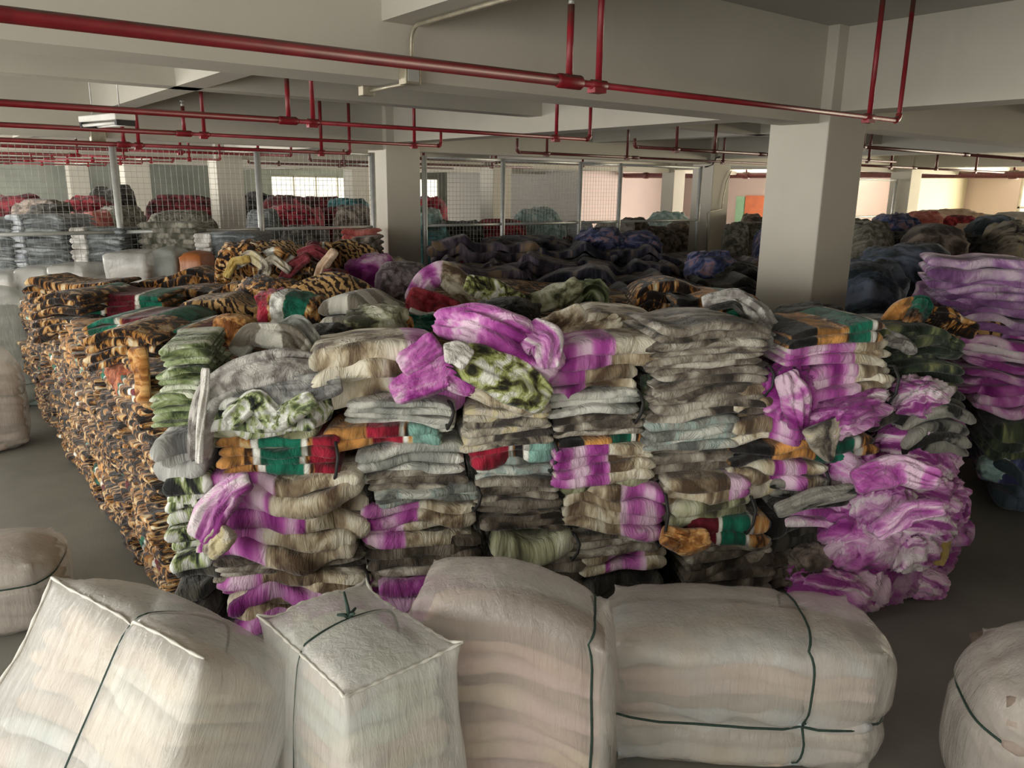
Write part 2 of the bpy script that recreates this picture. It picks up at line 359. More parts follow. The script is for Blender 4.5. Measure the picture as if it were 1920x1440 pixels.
def wall_with_windows(name, axis, pos, lo, hi, wins, mat, thick=.24, label=None):
    """wins: (a, b, z0, z1) openings along the wall"""
    mb = MB()
    def bx(a, b, z0, z1):
        if b-a < 1e-4 or z1-z0 < 1e-4: return
        if axis == 'x': mb.box((pos, a, z0), (pos+thick, b, z1))
        else: mb.box((a, pos, z0), (b, pos+thick, z1))
    cur = lo
    for a, b, z0, z1 in sorted(wins):
        bx(cur, a, 0, ZC); bx(a, b, 0, z0); bx(a, b, z1, ZC); cur = b
    bx(cur, hi, 0, ZC)
    return struct(name, mb, mat, label)
WN = [0]
def window(axis, pos, a, b, z0, z1, label, every=1.6, bar=None):
    WN[0] += 1
    o = empty('window_%d' % WN[0]); o['kind'] = 'structure'; o['label'] = label
    mb = MB(); t = .06
    def bx(a_, b_, z0_, z1_):
        if axis == 'x': mb.box((pos+.06, a_, z0_), (pos+.14, b_, z1_))
        else: mb.box((a_, pos+.06, z0_), (b_, pos+.14, z1_))
    bx(a, b, z0, z0+t); bx(a, b, z1-t, z1); bx(a, a+t, z0, z1); bx(b-t, b, z0, z1)
    n = max(1, round((b-a)/every))
    for i in range(1, n): x = a+(b-a)*i/n; bx(x-t/2, x+t/2, z0, z1)
    if bar: bx(a, b, bar-t/2, bar+t/2)
    mb.build('window_frame', FRAMEW, o)
    return o
LW = [(-4.0, 14.5, .85, 2.75), (15.5, 30.5, .85, 2.75), (31.5, 44.0, .85, 2.75)]
BW = [(-4.5, .5, .85, 2.75)]
RW = [(-3.0, 3.6, .9, 2.86), (4.4, 11.75, .9, 2.86), (17.9, 20.6, .9, 2.80)]  # third right opening is added, unseen behind the big column
FW = [(17.6, 23.2, .75, 2.72), (26.6, 29.0, .7, 2.72)]
wall_with_windows('wall_left', 'x', X0-.24, Y0, Y1, LW, PLASTER)
wall_with_windows('wall_behind', 'y', Y0-.24, X0, X1, BW, PLASTER)
wall_with_windows('wall_right', 'x', X1, Y0, Y1, RW, PINK)
wall_with_windows('wall_far', 'y', Y1, X0, X1, FW, GREYWALL)
for wn in LW: window('x', X0-.24, *wn, 'long strip window on the left side of the hall')
for wn in BW: window('y', Y0-.24, *wn, 'long strip window behind the bales')
window('x', X1, *RW[0], 'bright window beyond the right edge')
window('x', X1, *RW[1], 'bright white window at the right edge', 1.8, 1.83)
window('x', X1, *RW[2], 'added window unseen behind the big column, lighting the pink cross wall')  # added for the light it lets in, out of view
window('y', Y1, *FW[0], 'pale yellow window seen through the mesh', 1.4)
window('y', Y1, *FW[1], 'narrow orange lit window right of the fence column', 1.2)
# doors in the end wall and a partition
dr = struct('door_1', MB().box((X1-.06, 21.9, 0), (X1, 23.0, 2.05)), ORANGED, 'orange door in the sunlit pink wall')
mesh('door_panel', *(lambda m: (m.V, m.F))(MB().box((X1-.07, 23.05, 0), (X1, 23.5, 2.0))), GREEND, dr, smooth=False)
struct('wall_partition', MB().box((24.5, 27.2, 0), (24.7, 38.0, ZC)), plain('grey_partition', (0.45, 0.42, 0.39), .9, 0, .06, .6), 'grey partition wall behind the wire mesh')
struct('wall_cross', MB().box((24.5, 27.0, 0), (X1, 27.2, ZC)), PINK, 'sunlit pink cross wall behind the open fence bay')
struct('wall_pier', MB().box((27.4, 13.5, 0), (X1, 13.75, ZC)), CREAMWALL, 'sunlit cream cross wall beside the bright right window')

# ------------------------------------------------------------------ sprinkler pipes
def arc(p, q, r, c):
    """quarter bend from p via corner c to q"""
    P, Q, Cn = Vector(p), Vector(q), Vector(c)
    a = (P-Cn).normalized(); b = (Q-Cn).normalized(); o = Cn+a*r+b*r
    return [o-(b*math.cos(t)+a*math.sin(t))*r for t in [i*PI/12 for i in range(7)]]
def sprinkler_pipe(label, Y, z, xa, xb, ra, rb, xred, risers, end_up=None, start_up=None, mat=REDP):
    o = empty('sprinkler_pipe', (xa, Y, z)); tag(o, label, 'pipe', 'red sprinkler pipes under the ceiling')
    L = lambda x, dz=0.0, dy=0.0: (x-xa, dy, dz)
    MB().tube([L(xa), L(xred)], ra, 12).build('pipe', mat, o, True)
    if xb > xred+.01:
        MB().tube([L(xred), L(xb)], rb, 12).build('pipe', mat, o, True)
        MB().tube([L(xred-.09), L(xred-.07), L(xred+.07), L(xred+.09)], [ra*1.05, ra*1.32, ra*1.32, rb*1.1], 12).build('reducer', mat, o, True)
    for x, top, typ in risers:
        r = rb*1.05
        MB().tube([L(x), L(x, top-z)], r, 10).build('riser' if typ == 'head' else 'hanger_rod', mat, o, True)
        MB().tube([L(x-.055), L(x-.05), L(x+.05), L(x+.055)], [rb, rb*1.5, rb*1.5, rb], 10).build('tee_fitting', mat, o, True)
        if typ == 'head':
            hd = MB().tube([L(x, top-z), L(x, top-z+.03), L(x, top-z+.031), L(x, top-z+.05)], [r*.8, r*.8, r*.35, r*.35], 8)
            hd.tube([L(x, top-z+.05), L(x, top-z+.056)], r*1.1, 10)
            hd.build('sprinkler_head', STEELP, o, True)
        else:
            MB().box((x-xa-.05, -.03, -rb*2.4), (x-xa+.03, .03, -rb*.9)).build('bracket', mat, o)
    for xe, up, sg in ((xb, end_up, 1), (xa, start_up, -1)):
        if up:
            pts = [L(xe)]+[tuple(v) for v in arc(L(xe), L(xe+sg*.05, .05), .05, L(xe+sg*.05))]+[L(xe+sg*.05, up-z)]
            MB().tube(pts, rb, 10).build('end_riser', mat, o, True)
            e2 = [tuple(v) for v in arc(L(xe), L(xe+sg*.05, .05), .05, L(xe+sg*.05))]
            MB().tube(e2, rb*1.35, 10).build('elbow', mat, o, True)
    return o
ZP = H+0.516
def xa_(px, py, Y): return at_y(px, py, Y)[0]
sprinkler_pipe('thick red sprinkler pipe crossing nearest to the camera', 3.2, ZP, -4.8, 6.02, .027, .017, xa_(1068, 152, 3.2),
               [(xa_(1067, 150, 3.2), H+.873, 'head'), (xa_(1122, 160, 3.2), ZC, 'rod'), (xa_(1630, 218, 3.2), ZC, 'rod')], end_up=ZC)
sprinkler_pipe('second red sprinkler pipe from the camera, behind the beam', 6.78, ZP, -4.8, 6.2, .026, .019, xa_(540, 222, 6.78),
               [(xa_(541, 220, 6.78), H+.86, 'head'), (xa_(587, 228, 6.78), ZC, 'rod'), (xa_(1043, 258, 6.78), ZC, 'rod')], end_up=ZC)
sprinkler_pipe('third red sprinkler pipe, ending short of the fence column', 9.45, ZP, -4.8, 5.95, .026, .020, xa_(345, 250, 9.45),
               [(xa_(346, 250, 9.45), H+.80, 'head'), (xa_(383, 252, 9.45), ZC, 'rod'), (xa_(777, 270, 9.45), ZC, 'rod')], end_up=H+.74)
sprinkler_pipe('fourth red sprinkler pipe, just in front of the fence top', 11.78, H+.466, -4.8, 5.75, .030, .024, xa_(232, 268, 11.78),
               [(xa_(232, 268, 11.78), H+.80, 'head'), (xa_(260, 270, 11.78), ZC, 'rod'), (xa_(603, 285, 11.78), ZC, 'rod')], end_up=ZC)
for i, (Y, e, n) in enumerate([(15.2, 6.2, 'fifth'), (19.6, 6.25, 'sixth'), (23.0, 6.1, 'seventh'), (26.6, 6.15, 'eighth'), (31.5, 6.1, 'ninth')]):
    sprinkler_pipe('%s red sprinkler pipe from the camera at the left' % n, Y, ZP, -4.8, e, .030, .024, 3.2,
                   [(3.3, H+.85, 'head'), (4.2, ZC, 'rod'), (5.6, ZC, 'rod')], end_up=ZC)
sprinkler_pipe('brown sprinkler pipe in the middle bay, nearer one', 7.5, ZP, 7.75, 14.3, .022, .020, 10.4,
               [(8.5, ZC, 'rod'), (9.3, H+.9, 'head'), (12.6, H+.85, 'head'), (13.4, ZC, 'rod')], start_up=H+.62, mat=DARKP)
sprinkler_pipe('brown sprinkler pipe in the middle bay, just before the fence', 10.1, ZP, 7.85, 14.3, .022, .020, 10.4,
               [(8.4, ZC, 'rod'), (10.2, ZC, 'rod'), (12.8, ZC, 'rod')], start_up=H+.72, mat=DARKP)
sprinkler_pipe('brown sprinkler pipe right of the big column, upper one', 5.3, ZP, 8.4, 22.6, .022, .020, 12.0,
               [(9.3, ZC, 'rod'), (14.0, ZC, 'rod'), (16.2, H+.85, 'head')], mat=DARKP)
sprinkler_pipe('brown sprinkler pipe right of the big column, farther one', 9.0, ZP, 15.8, 22.6, .026, .024, 18.0,
               [(17.0, ZC, 'rod'), (19.0, H+.85, 'head'), (21.0, ZC, 'rod')], mat=DARKP)
for Y, n in ((14.2, 'nearest the fence'), (17.8, 'in the middle'), (21.8, 'farthest from the fence')):
    sprinkler_pipe('brown sprinkler pipe behind the right fence panels, %s' % n, Y, ZP, 7.8, 14.3, .030, .026, 10.5,
                   [(8.6, ZC, 'rod'), (10.4, ZC, 'rod'), (12.9, ZC, 'rod')], start_up=ZC, mat=DARKP)
mo = empty('main_water_pipe', (27.1, 0, H+.555)); tag(mo, 'thick dark red main pipe along the far end wall', 'pipe')
MB().tube([(0, -3, 0), (0, 26.9, 0)], .11, 14).build('pipe', DARKP, mo, True)
for yy in (10.5, 13.6, 16.4, 20.2, 24.4, 25.6):
    MB().tube([(0, yy-.14, 0), (0, yy-.12, 0), (0, yy+.12, 0), (0, yy+.14, 0)], [.11, .135, .135, .11], 14).build('coupling', DARKP, mo, True)
    MB().tube([(0, yy, 0), (0, yy, ZC-H-.555)], .035, 8).build('hanger_rod', DARKP, mo, True)

# ------------------------------------------------------------------ conduit, junction boxes, lamp, cable
cx = xa_(768, 100, 4.10); o = empty('electrical_conduit', (cx, 4.10, H+.70)); tag(o, 'bent metal conduit running down the beam to a junction box', 'conduit')
zt = B3-.02-(H+.70)
MB().tube([(0, -3.5, zt), (0, -.10, zt)]+[(0, -.10+.08*math.sin(t), zt-.08+.08*math.cos(t)) for t in [i*PI/12 for i in range(1, 7)]]+[(0, -.02, -.06)], .012, 10).build('conduit_tube', CONDUIT, o, True)
bxo = bevel(MB().box((-.045, -.03, -.155), (.055, .05, -.06)).build('junction_box', CONDUIT, o), .006)
MB().box((-.03, -.034, -.14), (.04, -.03, -.075)).build('cover_plate', STEELP, bxo)
b2 = np.array([at_z(690, 172, B1-.03)[0], at_z(690, 172, B1-.03)[1], B1-.03])-np.array([cx, 4.10, H+.70])
MB().tube([(0, .02, -.145), (b2[0]*.5, b2[1]*.5+.01, -.15), tuple(b2)], .010, 8).build('branch_tube', CONDUIT, o, True)
bevel(MB().box((b2[0]-.05, b2[1]-.03, b2[2]-.025), (b2[0]+.03, b2[1]+.03, b2[2]+.03)).build('outlet_box', CONDUIT, o), .005)
lp = at_y(200, 228, 8.9); o = empty('fluorescent_lamp', tuple(lp), .25); tag(o, 'white twin tube fluorescent lamp hanging above the left pipes', 'lamp')
bevel(MB().box((-.10, -.38, 0), (.10, .38, .06)).build('lamp_housing', LAMPW, o), .01)
for s in (-.07, .07):
    MB().tube([(s, -.36, -.03), (s, .36, -.03)], .016, 8).build('lamp_tube', LAMPW, o, True)
for s in (-.28, .28):
    MB().tube([(0, s, .06), (0, s, ZC-lp[2])], .006, 6).build('hanger_rod', STEELP, o, True)
for s in (-.36, .36):
    MB().box((-.09, s-.02, -.05), (.09, s+.02, 0)).build('lamp_socket', BLACK, o)
bj = at_y(183, 256, 12.0); o = bevel(MB().box((-.09, -.05, -.07), (.09, .06, .07)).build('junction_box', CONDUIT), .01); o.location = bj
tag(o, 'small square metal junction box on the fence beam', 'box')
p = [at_y(x, y, 11.9) for x, y in ((1350, 294), (1343, 296), (1340, 302), (1336, 309), (1328, 312), (1322, 313))]
c0 = p[0]; o = MB().tube([tuple(q-c0) for q in p], .016, 6).build('loose_cable', BLACK, None, True); o.location = c0
tag(o, 'short black cable end dangling from the beam', 'cable')
p = [at_y(x, y, 11.9) for x, y in ((1372, 320), (1362, 340), (1356, 370), (1353, 392), (1330, 397), (1326, 400), (1325, 470))]
c0 = p[0]; o = MB().tube([tuple(q-c0) for q in p], .012, 6).build('wall_cable', CONDUIT, None, True); o.location = c0
tag(o, 'thin cable stapled along the column by the fence', 'cable')

# ------------------------------------------------------------------ wire mesh fence
def fence(label, xs, Y, mesh_to, zt, bottom=0.0):
    o = empty('wire_fence', (xs[0], Y, 0)); tag(o, label, 'fence')
    for x in xs:
        MB().tube([(x-xs[0], 0, 0), (x-xs[0], 0, zt)], .045, 10).build('post', STEELP, o, True)
    for a, b in zip(xs, xs[1:]):
        for z, r in ((H-.68, .026), (zt-.03, .026), (.25, .026)):
            MB().tube([(a-xs[0], 0, z), (b-xs[0], 0, z)], r, 8).build('rail', STEELP, o, True)
        if b <= mesh_to+.01:
            mb = MB(); t = .0021; x = a+.05
            while x < b-.03: mb.box((x-xs[0]-t, -t, .1), (x-xs[0]+t, t, zt-.04)); x += .075
            z = .1
            while z < zt-.04: mb.box((a-xs[0]+.04, -t, z-t), (b-xs[0]-.04, t, z+t)); z += .075
            m = mb.build('wire_mesh', WIRE, o); m['kind'] = 'stuff'
    return o
fence('grey wire mesh fence left of the fence column', [.45, 2.44, 4.40, 6.30], 12.0, 7, H+.50)
fence('pale wire mesh fence right of the fence column, partly without mesh', [7.28, 8.95, 10.85, 11.95, 14.45], 12.0, 12, H+.49)
# ------ second fence further right, behind the big column
fence('white fence post and rail behind the big column', [19.4, 22.9], 11.9, 0, H+.35)

# ================================================================== blankets
ORD = ['topmost', 'second', 'third', 'fourth', 'fifth', 'sixth', 'seventh', 'eighth', 'ninth', 'tenth', 'eleventh', 'twelfth', 'thirteenth', 'fourteenth', 'fifteenth', 'sixteenth', 'seventeenth', 'eighteenth', 'nineteenth', 'twentieth']
NORD = ['first']+ORD[1:]
WORDS = dict(taupe='taupe grey', taupedark='dark taupe', pale='pale grey', paleteal='grey and pale teal', beige='beige', olive='pale olive', green='moss green', floral='white and green floral',
             leaf='green leaf print', grey='grey', fleecegrey='fluffy grey', mauve='dark mauve', magenta='magenta', magentadark='deep magenta', pinkwhite='pink and white', violet='violet', tiger='tiger print',
             tigerdark='dark tiger print', tigerfine='brown tiger print', navy='navy', navyplum='plum navy', blue='blue', bluedark='dark blue', dark='black', darkgreen='dark green', greyblack='grey and black', red='red',
             wine='wine red', coral='coral', teal='teal', emerald='emerald', aqua='pale aqua', steel='steel grey', bluewhite='bluish white', white='white', brown='brown', orange='orange', rust='rust orange', peach='peach',
             ochre='ochre', khaki='khaki grey', tigerstripe='striped tiger print', zebra='striped cream')
def kword(k):
    if isinstance(k, tuple): return 'cream brown' if k[1] <= k[0] else 'cream and magenta'
    if isinstance(k, list): return 'tiger print green-red'
    return WORDS[k]
def kmat(k): return tigerblock(k) if isinstance(k, list) else kind(k)
SEED = [11]
def nseed(): SEED[0] += 7; return SEED[0]

def fold_mesh(W, D, T, n, seed, wav=1.0, tilt=0.0, droop=0.0, seglen=.032, crinkle=0.0, fan=0.0):
    nu = int(min(48, max(12, W/seglen))); t = T/n
    u = np.linspace(-1, 1, nu); u = np.sign(u)*(1-(1-np.abs(u))**1.15)
    x = u*W/2
    e = np.clip(1-np.abs(u)**14, 0.0, 1)**.5; e[0] = e[-1] = .35
    nose = [(-90+180*i/6) for i in range(7)]
    prof = [('f', math.sin(math.radians(a)), math.cos(math.radians(a))) for a in nose]      # front nose, bottom to top
    prof += [('m', 1.0, .55), ('m', .95, .1), ('b', .6, 0), ('b', -.6, 0), ('m', -.95, .1), ('m', -1.0, .55)]
    m = len(prof); V = []; UV = []; SP = []; Fc = []
    for k in range(n):
        zc = (k+.5)*t
        lowz = T*.16*wav*vnoise(x*1.7+seed, k*.16, 3.1, seed)+t*.55*wav*vnoise(x*5.5, k*.55+seed, 1.3, seed+1)
        if crinkle: lowz = lowz+crinkle*1.3*vnoise(x*10+seed, k*.9, 7.7, seed+5)
        th = t*(1.16+.46*vnoise(x*3.6, k*1.9+seed, 5.5, seed+2))*e
        fr = D*.05*wav*vnoise(x*1.9, k*1.1+seed, 8.2, seed+3)+t*.6*vnoise(x*7.5, k*2.3, seed, seed+4)
        if crinkle: fr = fr+crinkle*1.8*vnoise(x*12, k*1.7, seed+.5, seed+6)
        xl = x*(1+.05*vnoise(k*1.3, seed*.37, .5, seed))+W*.025*vnoise(k*1.9, seed*.7, 4.5, seed)
        zz = zc+lowz+xl*math.tan(math.radians(tilt))-droop*u*u+fan*(k/n-.5)*u*T
        k0 = len(V)//1
        ring = []
        for j, (tp, sz, q) in enumerate(prof):
            if tp == 'f': y = -D/2+fr+th*.42*(1-q**.7)+(1-e)*.02
            elif tp == 'm': y = -D/2*q+th*.42*(1-q)+fr*q
            else: y = np.full(nu, D/2)+fr*0
            sag = .18*th*(1 if sz > 0 else -1)*(q if tp == 'm' else 0)*vnoise(x*6, k+seed, 2.0, seed)
            ring.append(np.stack([xl+0*y, y, zz+sz*th/2-sag], 1))
        R_ = np.stack(ring, 1)                                   # nu, m, 3
        V.append(R_.reshape(-1, 3)); base = k*nu*m
        ii, jj = np.meshgrid(np.arange(nu-1), np.arange(m), indexing='ij'); j2 = (jj+1) % m
        Fc += np.stack([base+ii*m+jj, base+(ii+1)*m+jj, base+(ii+1)*m+j2, base+ii*m+j2], -1).reshape(-1, 4).tolist()
        Fc.append([base+j for j in range(m)]); Fc.append([base+(nu-1)*m+j for j in range(m)][::-1])
        vv = np.array([-.02+.04*j/6 for j in range(7)]+[.10, .25, .5, -.5, -.25, -.10])+k*.11
        UV.append(np.stack([np.repeat(x, m)+seed*.13, np.tile(vv, nu)], 1)); SP.append(np.stack([np.repeat((u+1)/2, m), np.full(nu*m, k/n)], 1))
    return np.concatenate(V), Fc, np.concatenate(UV), np.concatenate(SP)

def ridged(p, seed, axis, fr):
    """puffy cloth folds: long rounded ridges with sharp valleys, flowing along an axis"""
    a = np.array(axis, float); a /= np.linalg.norm(a); d = p@a
    w_ = np.stack([vnoise(p[:, 0]*1.4, p[:, 1]*1.4, p[:, 2]*1.4+i*9.1, seed+i) for i in range(3)], 1)*.8
    q = p+w_; d = q@a; q = (q-np.outer(d, a)*.85)*fr
    r = np.sqrt(np.abs(vnoise(q[:, 0], q[:, 1], q[:, 2], seed+5))+.002)
    q = (q+.4*w_)*2.3+3.3
    r2 = np.sqrt(np.abs(vnoise(q[:, 0], q[:, 1], q[:, 2], seed+9))+.002)
    return 1.0*(r-.45)+.42*(r2-.45)+.25
def crumple_mesh(a, b, c, seed, amp=.22, axis=(1, .3, .2), fr=1.9, e=.72, nt=60, npn=30):
    th = np.linspace(0, 2*PI, nt, endpoint=False); ph = np.linspace(-PI/2, PI/2, npn)
    P_, T_ = np.meshgrid(ph, th, indexing='ij')
    d = np.stack([np.cos(P_)*np.cos(T_), np.cos(P_)*np.sin(T_), np.sin(P_)], -1).reshape(-1, 3)
    s = lambda v, k: np.sign(v)*np.abs(v)**k
    q = np.stack([s(np.cos(P_), e)*s(np.cos(T_), e), s(np.cos(P_), e)*s(np.sin(T_), e), s(np.sin(P_), e)], -1).reshape(-1, 3)
    f = ridged(d*1.0+seed*.01, seed, axis, fr)
    q = q*(1+amp*(f-.15)[:, None])
    q = q+.10*np.stack([vnoise(d[:, 0]*1.6, d[:, 1]*1.6, d[:, 2]*1.6+i*5, seed+20+i) for i in range(3)], 1)
    V = q*np.array([a, b, c]); V[:, 2] = np.maximum(V[:, 2], -c*.93)
    ii, jj = np.meshgrid(np.arange(npn-1), np.arange(nt), indexing='ij'); j2 = (jj+1) % nt
    Fc = np.stack([ii*nt+jj, ii*nt+j2, (ii+1)*nt+j2, (ii+1)*nt+jj], -1).reshape(-1, 4).tolist()
    uv = np.stack([V[:, 0]+.6*V[:, 1]+seed*.1, V[:, 2]+.5*V[:, 1]+f*.06], 1)
    sp = np.stack([(V[:, 0]/a+1)/2, (V[:, 2]/c+1)/2], 1)
    return V, Fc, uv, sp

def px_fold(pl, x0, x1, y0, y1, k, n, name='folded_blanket', D=.55, back=0.0, tilt=0.0, droop=0.0, wav=1.0, yaw=0.0, lift=0.0, crinkle=0.0, fan=0.0):
    """a folded blanket whose front fills this stretch of the plane"""
    xm = (x0+x1)/2; ym = (y0+y1)/2
    a, b = pl.hit(x0, ym), pl.hit(x1, ym); lo, hi = pl.hit(xm, y1), pl.hit(xm, y0)
    W = float(np.linalg.norm((b-a)[:2])); T = max(.025, float(hi[2]-lo[2])); z = max(0.0, float(lo[2])+lift)
    V, Fc, uv, sp = fold_mesh(W, D, T*1.06, n, nseed(), wav, tilt, droop, crinkle=crinkle, fan=fan)
    o = mesh(name, V, Fc, kmat(k), None, uv, sp)
    c = lo-pl.n*(D/2+back)
    o.location = (c[0], c[1], z); o.rotation_euler = (0, 0, pl.rz+math.radians(yaw))
    return o
def px_crumple(pl, x0, x1, y0, y1, k, name='crumpled_blanket', depth=.7, amp=.24, axis=(1, .3, .2), fr=1.9, e=.72, yaw=0.0, roll=0.0, back=0.0, nt=60, npn=30):
    xm = (x0+x1)/2; ym = (y0+y1)/2
    a, b = pl.hit(x0, ym), pl.hit(x1, ym); lo, hi = pl.hit(xm, y1), pl.hit(xm, y0)
    W = float(np.linalg.norm((b-a)[:2])); T = float(hi[2]-lo[2])
    dp = depth*W if depth > 0 else -depth
    V, Fc, uv, sp = crumple_mesh(W/2, dp/2, T/2, nseed(), amp, axis, fr, e, nt, npn)
    o = mesh(name, V, Fc, kmat(k), None, uv, sp)
    c = (lo+hi)/2-pl.n*(dp*.35+back)
    c[2] = max(c[2], T*.46)
    o.location = c; o.rotation_euler = (0, math.radians(roll), pl.rz+math.radians(yaw))
    return o
def tongue_mesh(P_, N_, wid, thick, nf, seed, nc=30):
    """a length of cloth running along a path, wrinkled lengthwise"""
    P_ = np.array(P_, float); seg = np.r_[0, np.cumsum(np.linalg.norm(np.diff(P_, axis=0), axis=1))]; n = 36
    tt = np.linspace(0, seg[-1], n); t_ = tt/seg[-1]
    # smooth interpolation of the path
    Q = np.stack([np.interp(tt, seg, P_[:, i]) for i in range(3)], 1)
    for _ in range(4): Q[1:-1] = (Q[:-2]+2*Q[1:-1]+Q[2:])/4
    w_ = np.interp(t_, np.linspace(0, 1, len(wid)), wid); end = np.clip(1-np.abs(2*t_-1)**18, 0, 1)**.5; end[0] = end[-1] = .45
    T_ = np.gradient(Q, axis=0); T_ /= np.linalg.norm(T_, axis=1)[:, None]
    S_ = np.cross(np.tile(N_, (n, 1)), T_); S_ /= np.linalg.norm(S_, axis=1)[:, None]; M_ = np.cross(T_, S_)
    V = []; UV = []; SP = []
    top = np.linspace(-1, 1, nc-8); bot = np.linspace(1, -1, 10)[1:-1]
    for i in range(n):
        s = np.r_[top, bot]; up = np.r_[np.ones(len(top)), -np.ones(len(bot))]
        ws = s+.35*vnoise(s*1.2, t_[i]*2.2, .3, seed)
        b = np.sqrt(np.abs(vnoise(ws*nf, t_[i]*1.6+.5*ws, 4.4, seed+1))+.003)+.35*np.sqrt(np.abs(vnoise(ws*nf*2.3, t_[i]*3.0, 1.4, seed+2))+.003)
        prof = np.clip(1-np.abs(s)**5, 0, 1)**.5
        hgt = np.where(up > 0, thick*prof*(.10+1.15*b), -thick*.35*prof)*(.35+.65*end[i])
        x = s*w_[i]/2*(.55+.45*end[i])*(1+.10*vnoise(t_[i]*5, np.sign(s)*3.0, 2.2, seed+3))
        V.append(Q[i]+np.outer(x, S_[i])+np.outer(hgt, M_[i])); UV.append(np.stack([np.full(len(s), tt[i])+seed*.1, x+up*.05], 1)); SP.append(np.stack([np.full(len(s), t_[i]), (s+1)/2], 1))
    m = nc; V = np.concatenate(V)
    ii, jj = np.meshgrid(np.arange(n-1), np.arange(m), indexing='ij'); j2 = (jj+1) % m
    Fc = np.stack([ii*m+jj, ii*m+j2, (ii+1)*m+j2, (ii+1)*m+jj], -1).reshape(-1, 4).tolist()
    Fc.append(list(range(m))[::-1]); Fc.append([(n-1)*m+j for j in range(m)])
    return V, Fc, np.concatenate(UV), np.concatenate(SP)
def px_tongue(pl, pts, wpx, k, thick=.06, nf=2.6, fwd=.05, name='draped_blanket'):
    """pts: pixels on the plane (optionally with a forward offset in metres); wpx: width in pixels along the path"""
    Q = [Plane((pl.p+pl.n*(fwd+(p[2] if len(p) > 2 else 0)))[:2], pl.d[:2]).hit(p[0], p[1]) for p in pts]
    mid = Q[len(Q)//2]; dep = float(np.dot(mid-CAM, fw)); wid = [w_/F*dep for w_ in (wpx if isinstance(wpx, (list, tuple)) else [wpx, wpx])]
    nn = pl.n*.9+np.array([0, 0, .45]); nn /= np.linalg.norm(nn)
    V, Fc, uv, sp = tongue_mesh([q-mid for q in Q], nn, wid, thick, nf, nseed())
    o = mesh(name, V, Fc, kmat(k), None, uv, sp); o.location = mid
    return o
def top_plane(px, py, z): # plane square to the view through the point of a surface at height z seen at this pixel
    q = at_z(px, py, z); return facing(float(np.dot(q, HEAD)))

